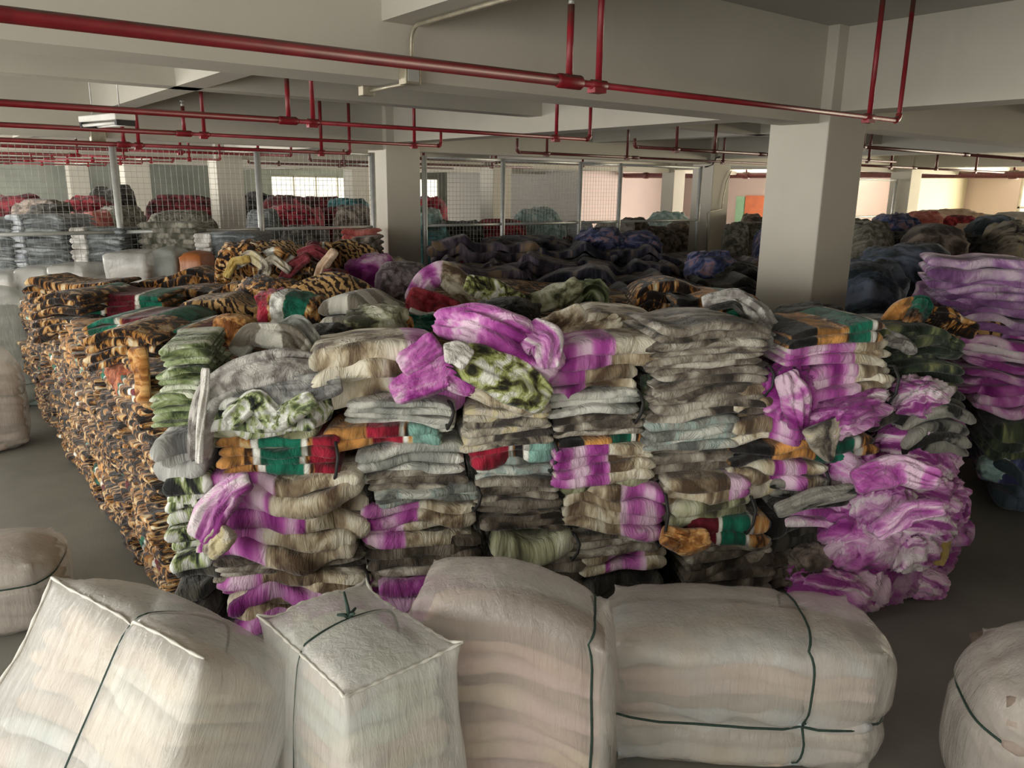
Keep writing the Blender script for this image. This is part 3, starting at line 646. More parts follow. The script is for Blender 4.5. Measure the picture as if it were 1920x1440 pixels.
# ---------------- front face of the big stack
P0 = np.array([.94, 3.96]); P1 = np.array([4.60, 1.73])
FP = Plane(P0, P1-P0)
GB = [(.30, .42, 'w'), (.42, .66, 'g'), (.80, 1.0, 'r')]
GB2 = [(.0, .22, 'o'), (.30, .36, 'w'), (.36, .70, 'g'), (.70, .74, 'w'), (.78, 1.0, 'R')]
RT_ = [(.0, .45, 'R'), (.45, .50, 'w'), (.52, .62, 'k'), (.62, .68, 'w'), (.68, 1.0, 't')]
RG = [(.0, .35, 'r'), (.35, .40, 'w'), (.40, .72, 'g'), (.72, .76, 'w')]
OG = [(.0, .28, 'k'), (.30, .55, 'o'), (.60, .85, 'g'), (.85, .90, 'w')]
NOM = (2.0, 1.0)
FRONT = {
 'corner': [(292, 392, 638, 700, 'green', 3), (284, 388, 698, 750, 'green', 4), (284, 384, 748, 800, 'green', 4), (284, 400, 797, 833, 'grey', 1), (282, 398, 831, 867, 'grey', 1), (288, 398, 865, 902, 'grey', 1),
            (298, 400, 898, 948, 'floral', 2), (304, 398, 946, 1002, 'floral', 3), (310, 400, 1000, 1062, 'floral', 3), (312, 410, 1060, 1120, 'dark', 2)],
 'first': [(396, 600, 735, 796, 'floral', 3), (390, 610, 793, 833, 'olive', 2), (402, 640, 826, 895, GB2, 4), (382, 692, 890, 945, (.0, .45), 2), (372, 694, 940, 1000, (.08, .62), 2), (372, 688, 995, 1052, (.0, .44), 2),
           (398, 688, 1046, 1092, 'taupe', 3), (405, 700, 1088, 1128, (.0, .3), 2), (415, 712, 1124, 1172, (.55, .92), 2), (425, 716, 1168, 1230, 'magentadark', 2)],
 'second': [(578, 822, 638, 696, (.74, 1.1), 2), (563, 888, 688, 760, (.53, 1.1), 2), (655, 866, 754, 786, 'pale', 2), (650, 866, 783, 813, 'pale', 2), (606, 836, 808, 846, [(.0, .36, 'o'), (.38, .66, 'R'), (.66, .70, 'w'), (.74, 1., 't')], 2),
            (668, 882, 842, 890, 'pale', 2), (688, 886, 888, 920, 'taupe', 2), (690, 890, 916, 948, 'paleteal', 2), (674, 898, 944, 984, (.0, .5), 2), (674, 892, 980, 1020, (.0, .4), 2),
            (680, 902, 1015, 1066, 'taupedark', 2), (690, 912, 1062, 1110, 'taupe', 2), (700, 925, 1107, 1190, 'magentadark', 3)],
 'third': [(866, 1032, 762, 800, 'beige', 2), (858, 1036, 797, 836, 'beige', 2), (872, 1046, 830, 876, RT_, 2), (888, 1056, 866, 906, 'paleteal', 2), (884, 1056, 902, 942, 'taupe', 2), (894, 1062, 938, 974, 'taupedark', 2),
           (900, 1066, 971, 1004, 'taupedark', 2), (912, 1080, 1000, 1036, 'olive', 1), (935, 1098, 1032, 1076, 'taupe', 2), (945, 1104, 1073, 1150, 'taupedark', 3)],
 'fourth': [(1036, 1246, 646, 700, (.0, .52), 2), (1032, 1206, 697, 745, (.0, .42), 2), (1028, 1212, 742, 780, 'pale', 2), (1036, 1216, 777, 820, 'taupe', 3), (1045, 1214, 817, 843, OG, 1), (1032, 1232, 841, 902, (.0, .55), 4),
            (1058, 1236, 899, 920, 'olive', 1), (1058, 1256, 917, 1002, (.56, 1.1), 4), (1068, 1250, 999, 1036, 'taupe', 2), (1086, 1250, 1033, 1078, (.3, .75), 2), (1088, 1254, 1075, 1140, 'dark', 2)],
 'fifth': [(1216, 1440, 602, 642, 'taupe', 2), (1220, 1442, 640, 684, 'taupe', 3), (1214, 1442, 681, 732, 'taupe', 3), (1208, 1442, 729, 781, 'taupe', 3), (1204, 1388, 779, 832, 'paleteal', 3), (1208, 1388, 829, 886, 'taupe', 3),
           (1232, 1402, 882, 942, (.74, 1.1), 3), (1244, 1402, 939, 986, 'olive', 2), (1290, 1452, 968, 1012, RG, 2), (1268, 1442, 1008, 1062, 'taupe', 3), (1278, 1452, 1058, 1130, 'taupedark', 3)],
 'sixth': [(1464, 1646, 612, 646, OG, 2), (1462, 1672, 642, 692, (.0, .66), 3), (1468, 1672, 688, 744, (.0, .64), 3), (1362, 1512, 742, 800, (.58, 1.1), 3), (1368, 1512, 798, 838, (.55, 1.1), 2), (1362, 1642, 833, 870, OG, 2),
           (1374, 1562, 867, 906, (.45, .8), 2), (1384, 1560, 903, 935, 'beige', 1), (1448, 1604, 908, 957, 'greyblack', 3), (1468, 1612, 953, 1002, 'pinkwhite', 3), (1418, 1584, 988, 1052, 'dark', 2), (1418, 1592, 1047, 1115, 'taupedark', 3)],
}
rng = random.Random(5)
for cname, items in FRONT.items():                                   # carry every column down to the floor
    x0, x1, _, y1 = items[-1][:4]; xm = (x0+x1)/2; yf = y1
    while FP.hit(xm, yf)[2] > 0: yf += 2
    if yf-y1 > 16:
        nb = max(1, round((yf-y1)/60))
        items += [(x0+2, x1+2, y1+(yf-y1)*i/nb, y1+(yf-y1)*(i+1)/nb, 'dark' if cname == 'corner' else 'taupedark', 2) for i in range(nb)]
for cname, items in FRONT.items():
    for r, (x0, x1, y0, y1, k, n) in enumerate(items):
        dx = rng.uniform(-4, 4)
        if k in ('taupe', 'taupedark', 'pale', 'paleteal', 'beige', 'green') and n > 1: n += 1
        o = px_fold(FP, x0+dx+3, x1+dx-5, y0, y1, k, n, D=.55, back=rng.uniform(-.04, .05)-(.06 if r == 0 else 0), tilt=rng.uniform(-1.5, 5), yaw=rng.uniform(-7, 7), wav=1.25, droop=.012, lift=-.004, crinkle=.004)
        where = 'on the front left corner' if cname == 'corner' else 'in the %s front column' % cname
        tag(o, '%s folded blanket %s, %s from the top' % (kword(k), where, NORD[r]), 'blanket', 'folded blankets in the front face of the stack')
        if r > 0 and r % 5 == 2 and cname not in ('corner',):      # dark bound edges that loop out of the side of a fold
            V = np.array([v.co[:] for v in o.data.vertices]); xr = V[:, 0].max()-.015; yf = V[:, 1].min(); zt_ = V[:, 2].max()
            pts = [(xr-.02, yf+.10, zt_*.8), (xr, yf+.03, zt_*.85), (xr+.012, yf-.004, zt_*.55), (xr, yf-.012, zt_*.15), (xr-.02, yf+.012, -.03), (xr-.03, yf+.08, -.02)]
            MB().tube(pts, .009, 6).build('bound_edge', BLACK, o, True)

# ---------------- left face of the stack: edges of tiger print blankets
LP = Plane((.93, 9.4), (0, -1))
def left_column(i, ya, yb, top, kinds):
    z = 0.0; j = 0; rnd = random.Random(70+i); items = []
    while z < top-.03:
        T = rnd.uniform(.085, .13); T = min(T, max(.05, top-z)); n = 4 if T > .10 else 3
        k = rnd.choice(kinds)
        V, Fc, uv, sp = fold_mesh(yb-ya+.08, .60, T*1.05, n, nseed(), 1.2, rnd.uniform(-2, 2), 0, .018, .010)
        o = mesh('folded_blanket', V, Fc, kmat(k), None, uv, sp)
        o.location = (.93+.30+rnd.uniform(-.03, .04)-.05*math.sin(z/top*PI), (ya+yb)/2, z); o.rotation_euler = (0, 0, -PI/2+math.radians(rnd.uniform(-4, 4)))
        items.append((o, k)); z += T*.97
    for r, (o, k) in enumerate(reversed(items)):
        tag(o, '%s blanket, left side, %s pile from the front corner, %s from top' % (kword(k), NORD[i], NORD[min(r, 19)]), 'blanket', 'tiger print blankets along the left side')
ACC1 = [(.20, .30, 'g'), (.30, .34, 'w'), (.62, .68, 'w'), (.70, .80, 'r')]; ACC2 = [(.08, .12, 'w'), (.40, .55, 'o'), (.55, .60, 'k'), (.85, .90, 't')]
ys = [4.42, 4.95, 5.50, 6.15, 6.9, 7.7, 8.5, 9.4]
for i in range(7):
    left_column(i, ys[i], ys[i+1], 1.30-.018*i, ['tigerfine', 'tigerfine', 'tiger', 'tigerfine', 'tigerdark', ACC1, ACC2] if i else ['tigerfine', 'tigerdark', 'tiger', 'dark', ACC1])

# ---------------- packed middle of the stack (nobody could count these layers)
def core(name, poly, h, mat, label, seed, step=.09, dz=.045, bump=.05):
    poly = [np.array(q, float) for q in poly]; per = []
    for a, b in zip(poly, poly[1:]+poly[:1]):
        n = max(2, int(np.linalg.norm(b-a)/step)); per += [a+(b-a)*i/n for i in range(n)]
    per = np.array(per); c = per.mean(0); N = len(per); rows = []
    out = per-c; out /= np.linalg.norm(out, axis=1)[:, None]
    zs = list(np.arange(0, h, dz))+[h]
    for z in zs:
        off = bump*.7*np.abs(np.sin(z/dz*PI*.5+vnoise(per[:, 0]*3, per[:, 1]*3, z*4, seed)*2))+bump*vnoise(per[:, 0]*4, per[:, 1]*4, z*8, seed+1)
        rows.append(np.column_stack([per+out*off[:, None], np.full(N, z)]))
    for s in (.93, .82, .7, .56, .42, .28, .14):
        q = c+(per-c)*s
        rows.append(np.column_stack([q, h+.05*vnoise(q[:, 0]*4, q[:, 1]*4, 1, seed+2)+.03*vnoise(q[:, 0]*11, q[:, 1]*11, 1, seed+3)]))
    V = np.concatenate(rows+[np.array([[c[0], c[1], h]])]); R_ = len(rows); Fc = []
    for i in range(R_-1):
        for j in range(N): Fc.append([i*N+j, i*N+(j+1) % N, (i+1)*N+(j+1) % N, (i+1)*N+j])
    for j in range(N): Fc.append([(R_-1)*N+j, (R_-1)*N+(j+1) % N, R_*N])
    uv = np.column_stack([V[:, 0]+.5*V[:, 1], V[:, 2]+.3*V[:, 1]])
    o = mesh(name, V, Fc, mat, None, uv, uv)
    return tag(o, label, 'blankets', None, 'stuff')
core('packed_blankets', [(1.50, 4.15), (4.75, 2.25), (5.6, 2.7), (6.0, 3.6), (6.0, 6.4), (5.4, 8.3), (4.5, 9.2), (1.5, 9.2)], 1.24, kind('tigerdark'), 'packed dark blankets filling the middle of the big stack', 3)
core('packed_blankets', [(5.4, 9.7), (6.6, 6.6), (8.8, 4.8), (13.6, 5.2), (14.2, 11.5), (7.4, 11.6), (5.4, 11.2)], 0.98, kind('navy'), 'packed dark navy blankets filling the pile before the fence', 8)

# ---------------- top of the stack: folded and crumpled blankets, (x0, x1, y0, y1, base height, print, layers / 'c', label)
TOPS = [
 (45, 215, 526, 562, 1.20, 'tiger', 3, 'rolled tiger print blanket on the far left corner of the stack'),
 (130, 300, 549, 602, 1.20, [(.0, .08, 'o'), (.10, .34, 'g'), (.34, .38, 'w'), (.40, .70, 'r'), (.70, .74, 'w'), (.74, .96, 'g')], 5, 'folded tiger blanket with green and dark red blocks, left top'),
 (160, 350, 598, 640, 1.25, [(.05, .35, 'g'), (.35, .40, 'w'), (.42, .72, 'r'), (.72, 1., 'g')], 4, 'lower folded blanket with green and wine blocks, left top'),
 (60, 170, 560, 625, 1.15, 'tigerfine', 6, 'thick gold tiger fold at the left end of the stack'),
 (262, 440, 520, 556, 1.18, 'tigerdark', 3, 'brown tiger blanket lying flat near the white pillar bundle'),
 (285, 510, 545, 580, 1.20, 'tigerdark', 3, 'long dark brown tiger blanket across the left top'),
 (330, 500, 576, 622, 1.22, 'tigerstripe', 3, 'striped brown tiger blanket on the left top'),
 (160, 300, 636, 690, 1.25, 'tiger', 4, 'gold tiger blanket above the left side'),
 (280, 420, 628, 662, 1.28, [(.1, .45, 'g'), (.45, .5, 'w'), (.6, 1., 'r')], 3, 'small tiger fold with green block beside the moss green pile'),
 (395, 470, 598, 650, 1.30, 'orange', 'c', 'orange tiger blanket lump above the grey fleece'),
 (410, 505, 458, 552, 1.20, 'tiger', 'c', 'crumpled tiger print blanket at the left of the heap'),
 (478, 572, 462, 556, 1.20, 'tigerstripe', 'c', 'rolled tiger blanket with yellow band in the heap'),
 (556, 632, 462, 548, 1.20, [(.2, .5, 'r'), (.55, .6, 'w')], 'c', 'tiger blanket with wine red patch in the heap'),
 (440, 560, 530, 600, 1.22, 'tigerdark', 'c', 'dark tiger blanket below the heap'),
 (596, 650, 510, 550, 1.28, 'wine', 'c', 'small wine red cloth tucked in the tiger heap'),
 (644, 740, 486, 545, 1.24, 'magenta', 'c', 'bright magenta blanket below the fence column'),
 (690, 760, 490, 525, 1.26, 'beige', 'c', 'pale beige cloth beside the magenta blanket at the column'),
 (700, 800, 500, 572, 1.24, 'mauve', 'c', 'dark mauve fleece crumpled below the fence column'),
 (712, 772, 594, 648, 1.32, 'orange', 'c', 'orange lump left of the emerald roll'),
 (480, 610, 556, 632, 1.30, [(.0, .25, 'R'), (.3, .5, 'w'), (.5, .8, 'g')], 'c', 'tiger blanket with red and green corners on the top'),
 (600, 730, 560, 640, 1.32, 'zebra', 3, 'striped cream blanket folded on the top of the stack'),
 (640, 760, 585, 648, 1.34, 'olive', 'c', 'pale olive blanket folded over in the middle top'),
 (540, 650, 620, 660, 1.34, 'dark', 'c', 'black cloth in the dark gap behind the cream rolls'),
 (1076, 1140, 532, 590, 1.22, 'green', 'c', 'small moss green blanket curl behind the peak'),
 (870, 1010, 570, 630, 1.28, 'dark', 'c', 'black cloth added as the dark gap behind the magenta drape'),  # shade of the gap put in as black cloth
 (1095, 1240, 598, 662, 1.36, (2.0, 1.0), 3, 'cream brown blanket with a pale curl above the grey column'),
 (425, 600, 718, 812, 1.10, 'floral', 'c', 'white and green floral blanket bunched on the front face'),
 (1190, 1330, 548, 612, 1.24, 'tigerdark', 4, 'black and brown tiger folds left of the big column'),
 (1260, 1420, 556, 622, 1.26, OG, 4, 'tiger fold with orange and green blocks by the big column'),
 (1470, 1600, 582, 640, 1.28, 'dark', 'c', 'black blanket humped at the foot of the big column'),
 (1560, 1690, 612, 662, 1.30, OG, 2, 'tiger edge with green block above the magenta folds'),
]
DR = [(.4, .9, .3), (1, .2, .4), (.2, .3, 1), (1, .8, .1), (.3, 1, .6)]
for i, (x0, x1, y0, y1, zb, k, n, lab) in enumerate(TOPS):
    pl = top_plane((x0+x1)/2, y1, zb)
    if n == 'c': o = px_crumple(pl, x0, x1, y0-3, y1+6, k, depth=.9, amp=.30, axis=DR[i % 5], fr=2.4, yaw=rng.uniform(-25, 25), roll=rng.uniform(-8, 8))
    else: o = px_fold(pl, x0, x1, y0, y1, k, n, D=.6, yaw=rng.uniform(-8, 8), tilt=rng.uniform(-3, 3), wav=1.5, droop=.03, crinkle=.006 if str(k).startswith('tiger') else 0)
    tag(o, lab, 'blanket', 'loose blankets on top of the stack')

# ---------------- right end of the front: slumped magenta blankets and dark green folds
RIGHT = [
 (1556, 1700, 846, 960, 'magenta', 0, 'magenta blanket slumped right of the tiger band'), (1660, 1800, 820, 930, 'pinkwhite', -.02, 'pink and white blanket fanned over the magenta heap'),
 (1700, 1860, 756, 880, 'magenta', -.25, 'magenta blanket hanging beside the dark green folds'), (1640, 1790, 900, 1010, 'pinkwhite', .05, 'pink white striped blanket across the magenta heap'),
 (1750, 1862, 860, 985, 'magenta', -.30, 'magenta blanket bulging at the right edge of the heap'), (1560, 1700, 950, 1070, 'magenta', .05, 'magenta blanket low in the heap by the black folds'),
 (1680, 1850, 960, 1075, 'magentadark', -.15, 'deep magenta blanket bulging low on the right'), (1600, 1740, 1040, 1140, 'magentadark', .0, 'deep magenta blanket resting on the floor in the middle'),
 (1730, 1840, 1040, 1118, 'magentadark', -.20, 'deep magenta blanket resting on the floor at the corner'), (1476, 1624, 1086, 1156, 'pinkwhite', .10, 'pink blanket fold lying on the floor behind the bale'),
 (1596, 1690, 890, 975, 'pinkwhite', .12, 'pink white crumple in the middle of the right heap'), (1740, 1850, 930, 1010, 'pinkwhite', -.12, 'pink white crumple at the right edge of the heap'),
 (1650, 1760, 985, 1060, 'pinkwhite', .06, 'pale pink crumple low in the right heap'), (1690, 1790, 1075, 1130, 'pinkwhite', -.02, 'pale pink crumple on the floor by the heap'),
 (1560, 1650, 1060, 1130, 'magenta', .08, 'magenta crumple on the floor beside the bale top'), (1790, 1866, 800, 870, 'pinkwhite', -.25, 'pink crumple high on the right edge of the heap'),
 (1740, 1790, 1010, 1060, 'ochre', -.02, 'small ochre cloth showing in the magenta heap'), (1480, 1560, 1040, 1095, 'brown', .02, 'brown blanket corner left of the magenta heap'),
 (1694, 1800, 722, 786, 'pinkwhite', -.02, 'small pink and white fold lying on dark green'), (1500, 1660, 738, 800, 'pinkwhite', .10, 'pink blanket fanned out above the tiger band'),
 (1440, 1540, 690, 790, 'magenta', .02, 'magenta blanket end between cream folds and fan'),
]
for i, (x0, x1, y0, y1, k, bk, lab) in enumerate(RIGHT):
    tag(px_crumple(FP, x0, x1, y0-4, y1+4, k, depth=.7, amp=.42, axis=DR[(i*2) % 5], fr=3.0, yaw=rng.uniform(-25, 25), roll=rng.uniform(-25, 25), back=-bk, e=.85, nt=76, npn=38), lab, 'blanket', 'slumped blankets at the right end')
for x0, x1, y0, y1, k, n, bk, lab in [(1640, 1835, 640, 700, 'darkgreen', 4, .25, 'dark green folded blanket, upper one at the right end'), (1650, 1845, 696, 752, 'darkgreen', 4, .2, 'dark green folded blanket under the upper one'),
                                   (1650, 1830, 750, 800, 'dark', 3, .12, 'black folded blanket right of the magenta fan'), (1690, 1820, 770, 852, 'greyblack', 4, -.02, 'grey folded blanket with black edges hanging at the right end'),
                                   (1460, 1620, 1000, 1050, 'dark', 2, .1, 'black folded blanket behind the magenta heap')]:
    tag(px_fold(FP, x0, x1, y0, y1, k, n, back=bk, tilt=6, wav=1.6, droop=.05), lab, 'blanket', 'folded blankets at the right end')

TP = lambda x, y, z: top_plane(x, y, z)
TONGUES = [
 (FP, [(372, 860, -.02), (378, 790), (398, 735), (450, 700), (530, 684), (610, 690, -.1)], [40, 62, 70, 60], 'fleecegrey', .07, 1.6, .06, 'fluffy grey blanket hanging over the front left corner'),
 (FP, [(374, 868), (376, 800), (384, 730), (386, 690)], [14, 16, 18], 'white', .02, 1.0, .16, 'thin white blanket hem hanging down the front left corner'),
 (FP, [(430, 770), (500, 735), (570, 730), (640, 715)], [50, 64, 50], 'grey', .05, 2.4, .08, 'smooth grey blanket under the fluffy one'),
 (FP, [(428, 790), (480, 745), (520, 790), (590, 745)], [42, 48, 42], 'floral', .05, 2.6, .14, 'white floral blanket with green curls on the front'),
 (FP, [(820, 606, -.35), (880, 604, -.2), (950, 630), (1010, 668), (1046, 694)], [60, 90, 110, 80], 'magenta', .06, 3.4, .02, 'large magenta blanket draped over the middle of the front edge'),
 (FP, [(985, 622, -.12), (1025, 640), (1030, 690)], [70, 80, 40], 'pinkwhite', .03, 1.4, .10, 'pale pink flap turned back on the magenta drape'),
 (FP, [(834, 672, -.05), (890, 680), (960, 712), (1026, 752)], [56, 84, 88, 60], 'leaf', .05, 2.6, .12, 'green leaf print blanket hanging diagonally over the front'),
 (FP, [(870, 716), (940, 736), (1004, 764)], [52, 60, 40], (2.0, 1.0), .045, 1.8, .08, 'cream fold under the green leaf blanket'),
 (FP, [(832, 662), (856, 660), (880, 676)], [40, 50, 44], 'white', .04, 1.5, .20, 'pale white corner on the green leaf blanket'),
 (FP, [(736, 740), (800, 712), (842, 690), (890, 730)], [46, 66, 70, 50], 'magenta', .05, 3.0, .10, 'magenta end between the cream rolls and the leaf blanket'),
 (FP, [(752, 690), (790, 664), (822, 640)], [44, 56, 50], 'magenta', .05, 2.4, .08, 'magenta corner on the upper cream roll'),
 (FP, [(1000, 640, -.45), (1060, 610, -.4), (1095, 580, -.4)], [60, 66, 36], (2.0, 1.0), .05, 2.6, .0, 'cream blanket fanned out behind the magenta drape'),
 (FP, [(1060, 640, -.35), (1130, 622, -.3), (1160, 600, -.35)], [50, 54, 30], (2.0, 1.0), .05, 2.6, .0, 'second cream tongue behind the magenta drape'),
 (TP(1020, 588, 1.26), [(956, 578), (1020, 566), (1070, 545), (1086, 526)], [30, 44, 52, 30], 'olive', .05, 2.0, .0, 'pale olive blanket pulled up to a peak'),
 (TP(920, 590, 1.26), [(872, 530), (920, 545), (980, 572)], [34, 52, 40], 'leaf', .06, 3.2, .0, 'crumpled green leaf print blanket behind the magenta one'),
 (TP(1110, 590, 1.24), [(1084, 575), (1110, 545), (1128, 560), (1120, 590)], [26, 34, 26], 'green', .05, 2.0, .0, 'small olive curl next to the peak'),
 (TP(810, 592, 1.30), [(764, 556), (800, 570), (864, 584)], [44, 54, 34], 'red', .07, 2.2, .0, 'deep red blanket bundle in the middle of the stack'),
 (TP(810, 592, 1.30), [(768, 580), (800, 592), (844, 582)], [10, 11, 10], 'white', .02, 1.0, .08, 'thin white piping under the red bundle'),
 (TP(800, 622, 1.30), [(744, 600), (790, 610), (850, 594)], [30, 36, 26], 'emerald', .06, 2.0, .0, 'emerald green rolled edge under the red bundle'),
 (TP(830, 575, 1.26), [(768, 566), (800, 526), (830, 508), (880, 548), (910, 570)], [34, 50, 54, 44], (.0, .45), .06, 2.4, .0, 'cream and magenta blanket peaked below the column'),
 (TP(600, 600, 1.26), [(524, 604), (560, 560), (620, 540), (680, 560), (700, 590)], [50, 66, 70, 50], 'tigerstripe', .06, 4.5, .0, 'arched striped tiger blanket in front of the heap'),
 (TP(650, 530, 1.24), [(600, 525), (640, 478), (690, 476), (708, 492)], [60, 76, 50, 30], 'tigerstripe', .06, 3.0, .25, 'brown tiger blanket draped at the right of the heap'),
 (TP(560, 545, 1.24), [(500, 540), (530, 505), (590, 500), (610, 540)], [20, 26, 26, 20], 'tiger', .06, 2.4, .30, 'gold tiger fold curling through the middle of the heap'),
 (TP(560, 545, 1.24), [(560, 480), (590, 470), (625, 490)], [22, 26, 20], 'wine', .06, 2.2, .30, 'wine red fold on top of the tiger heap'),
 (TP(470, 560, 1.24), [(430, 556), (480, 540), (540, 556)], [20, 24, 20], 'peach', .05, 2.2, .30, 'cream edge at the foot of the tiger heap'),
 (TP(600, 560, 1.24), [(560, 556), (610, 530), (660, 540)], [22, 26, 20], [(.1, .4, 'w'), (.5, .7, 'R')], .05, 2.4, .30, 'tiger fold with white and red ends in the heap'),
 (TP(450, 548, 1.24), [(425, 520), (440, 490), (470, 486)], [16, 18, 16], 'ochre', .05, 1.8, .30, 'small ochre roll on the left of the tiger heap'),
 (TP(520, 548, 1.24), [(490, 500), (515, 486), (545, 510)], [14, 18, 16], 'beige', .05, 1.8, .30, 'small cream roll in the middle of the tiger heap'),
 (TP(450, 545, 1.24), [(418, 540), (420, 490), (455, 470), (490, 490), (492, 540)], [30, 36, 36, 30], 'tiger', .06, 2.4, .25, 'curled tiger blanket ring at the left of the heap'),
 (TP(520, 545, 1.24), [(484, 490), (520, 478), (548, 500), (552, 545)], [26, 34, 36, 30], [(.1, .3, 'w'), (.5, .62, 'w')], .06, 2.4, .25, 'tiger roll with cream band in the heap'),
 (FP, [(444, 664, -.3), (470, 626, -.3), (540, 632, -.25), (570, 668, -.2)], [40, 54, 50], 'zebra', .05, 2.4, .0, 'grey and cream striped blanket humped above the fleece'),
 (FP, [(500, 636, -.45), (560, 612, -.4), (590, 650, -.3)], [36, 44, 36], 'pale', .06, 2.0, .0, 'pale grey hump behind the striped blanket'),
 (LP, [(215, 676), (240, 720), (262, 770)], [60, 74, 40], 'rust', .05, 2.4, -.02, 'rust orange blanket slumped over the left side'),
 (LP, [(266, 650), (272, 700), (276, 752)], [40, 46, 36], 'orange', .05, 2.4, .0, 'orange blanket corner hanging over the left side'),
 (FP, [(1316, 566, -.5), (1380, 556, -.45), (1424, 590, -.3), (1460, 650, -.12)], [24, 40, 50, 40], 'fleecegrey', .06, 1.6, .0, 'grey blanket draped in a curve at the foot of the big column'),
 (FP, [(1330, 580, -.5), (1376, 570, -.45), (1404, 600, -.35), (1412, 650, -.2)], [12, 14, 14, 12], 'dark', .04, 1.2, .06, 'black edge under the grey curved drape'),
 (FP, [(1548, 600, -.5), (1620, 616, -.4), (1690, 645, -.25), (1712, 662, -.15)], [30, 44, 40, 24], 'fleecegrey', .05, 1.6, .0, 'grey blanket corner sweeping down right of the column'),
 (FP, [(1640, 640, -.5), (1690, 580, -.55), (1730, 570, -.55), (1700, 620, -.4)], [30, 40, 40, 30], [(.2, .5, 'o'), (.5, .8, 'g')], .06, 2.4, .0, 'tiger and green blanket twisted up right of the column'),
 (FP, [(1700, 600, -.6), (1770, 600, -.6), (1830, 625, -.5)], [40, 50, 36], 'tigerdark', .06, 3.4, .0, 'dark tiger blanket with pale bits at the right top'),
 (FP, [(1640, 640, -.35), (1720, 636, -.35), (1800, 660, -.3)], [40, 54, 40], 'darkgreen', .06, 3.4, .0, 'dark green blanket bunched at the right top'),
 # the slumped magenta heap
 (FP, [(690, 850), (700, 930), (694, 1010), (706, 1090)], [26, 30, 26], 'dark', .05, 2.0, -.13, 'black edge strip added to darken the gap between first and second columns'),  # column gaps: shade put in as dark cloth, along with black edges
 (FP, [(876, 800), (892, 880), (898, 960), (915, 1040)], [26, 32, 28], 'dark', .05, 2.0, -.13, 'black edge strip added to darken the gap between second and third columns'),
 (FP, [(1036, 740), (1048, 820), (1052, 900), (1074, 990)], [28, 34, 28], 'dark', .05, 2.0, -.13, 'black edge strip added to darken the gap between third and fourth columns'),
 (FP, [(1212, 700), (1218, 780), (1226, 870), (1246, 960)], [26, 32, 26], 'darkgreen', .05, 2.0, -.13, 'dark green edge strip added to darken the gap between fourth and fifth columns'),
 (FP, [(1400, 780), (1380, 860), (1402, 950), (1430, 1010)], [24, 30, 26], 'dark', .05, 2.0, -.13, 'black edge strip added to darken the gap between fifth and sixth columns'),
 (FP, [(1540, 792), (1546, 826), (1554, 864)], [90, 66, 16], 'beige', .03, 1.4, .16, 'pale beige corner hanging over the tiger band'),
 (FP, [(1240, 1000), (1285, 1018), (1328, 1008)], [36, 52, 40], 'orange', .06, 3.4, .10, 'orange blanket end bulging low in the fifth column'),
 (FP, [(1600, 905, .1), (1680, 880, .12), (1760, 900, .2)], [50, 66, 44], 'magenta', .07, 3.4, .16, 'magenta fold curving over the top of the right heap'),
 (FP, [(1640, 1000, .1), (1700, 960, .15), (1770, 950, .22)], [34, 46, 34], 'pinkwhite', .06, 3.0, .22, 'pink white fold curving across the right heap'),
 (TP(470, 545, 1.24), [(440, 500), (470, 478), (500, 500), (490, 540)], [18, 24, 24, 18], 'beige', .05, 2.0, .40, 'cream fold looping through the left of the tiger heap'),
 (TP(540, 545, 1.24), [(520, 545), (545, 505), (580, 480)], [20, 26, 20], 'wine', .05, 2.0, .40, 'wine red fold rising through the tiger heap'),
 (TP(590, 545, 1.24), [(590, 540), (605, 500), (630, 470)], [18, 22, 18], 'peach', .05, 2.0, .40, 'peach fold rising at the right of the tiger heap'),
 (FP, [(1470, 700, -.05), (1490, 740), (1500, 800)], [50, 60, 50], 'magenta', .06, 3.0, .06, 'magenta cloth hanging between the cream folds'),
 (FP, [(1455, 960), (1530, 930), (1600, 920)], [30, 36, 30], 'greyblack', .05, 2.2, .14, 'grey blanket with black rim above the pink stripes'),
 (FP, [(372, 1010), (400, 960), (440, 915), (470, 900)], [50, 70, 60, 40], 'pinkwhite', .05, 2.2, .10, 'pink blanket corner wrapped around the front left edge'),
 (FP, [(392, 1040), (416, 1010), (430, 990)], [36, 52, 40], 'beige', .04, 1.6, .13, 'round cream blanket end at the front left edge'),
]
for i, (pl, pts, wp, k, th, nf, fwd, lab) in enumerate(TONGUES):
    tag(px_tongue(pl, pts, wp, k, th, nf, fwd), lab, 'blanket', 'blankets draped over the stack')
# ---------------- second stack at the right edge
RP = Plane((6.05, 2.45), (.55, -.83))
RS = [(1740, 1990, 492, 545, 'violet', 3), (1760, 2000, 543, 590, 'violet', 4), (1700, 1880, 586, 640, 'tigerstripe', 4), (1790, 2010, 590, 640, 'violet', 4), (1770, 2010, 638, 690, 'pinkwhite', 4), (1790, 2010, 688, 740, 'pinkwhite', 4),
      (1815, 2060, 738, 800, 'magenta', 3), (1832, 2100, 798, 880, 'darkgreen', 3), (1838, 2120, 876, 940, 'blue', 3), (1842, 2120, 936, 1010, 'bluedark', 3)]
for r, (x0, x1, y0, y1, k, n) in enumerate(RS):
    tag(px_fold(RP, x0, x1, y0, y1, k, n, D=.8, tilt=-5, wav=1.6, droop=.02, yaw=rng.uniform(-6, 6), back=rng.uniform(-.05, .05)), '%s folded blanket in the right edge stack, %s from the top' % (kword(k), NORD[r]), 'blanket', 'folded blankets in the right edge stack')
tag(px_crumple(RP, 1838, 1905, 862, 905, 'aqua', depth=.8), 'pale aqua cloth poking from the right edge stack', 'blanket')
core('packed_blankets', [(7.2, 3.1), (8.2, 1.4), (11, 1.6), (11, 3.9), (8.2, 3.9)], 1.42, kind('violet'), 'packed violet blankets filling the right edge stack', 15)

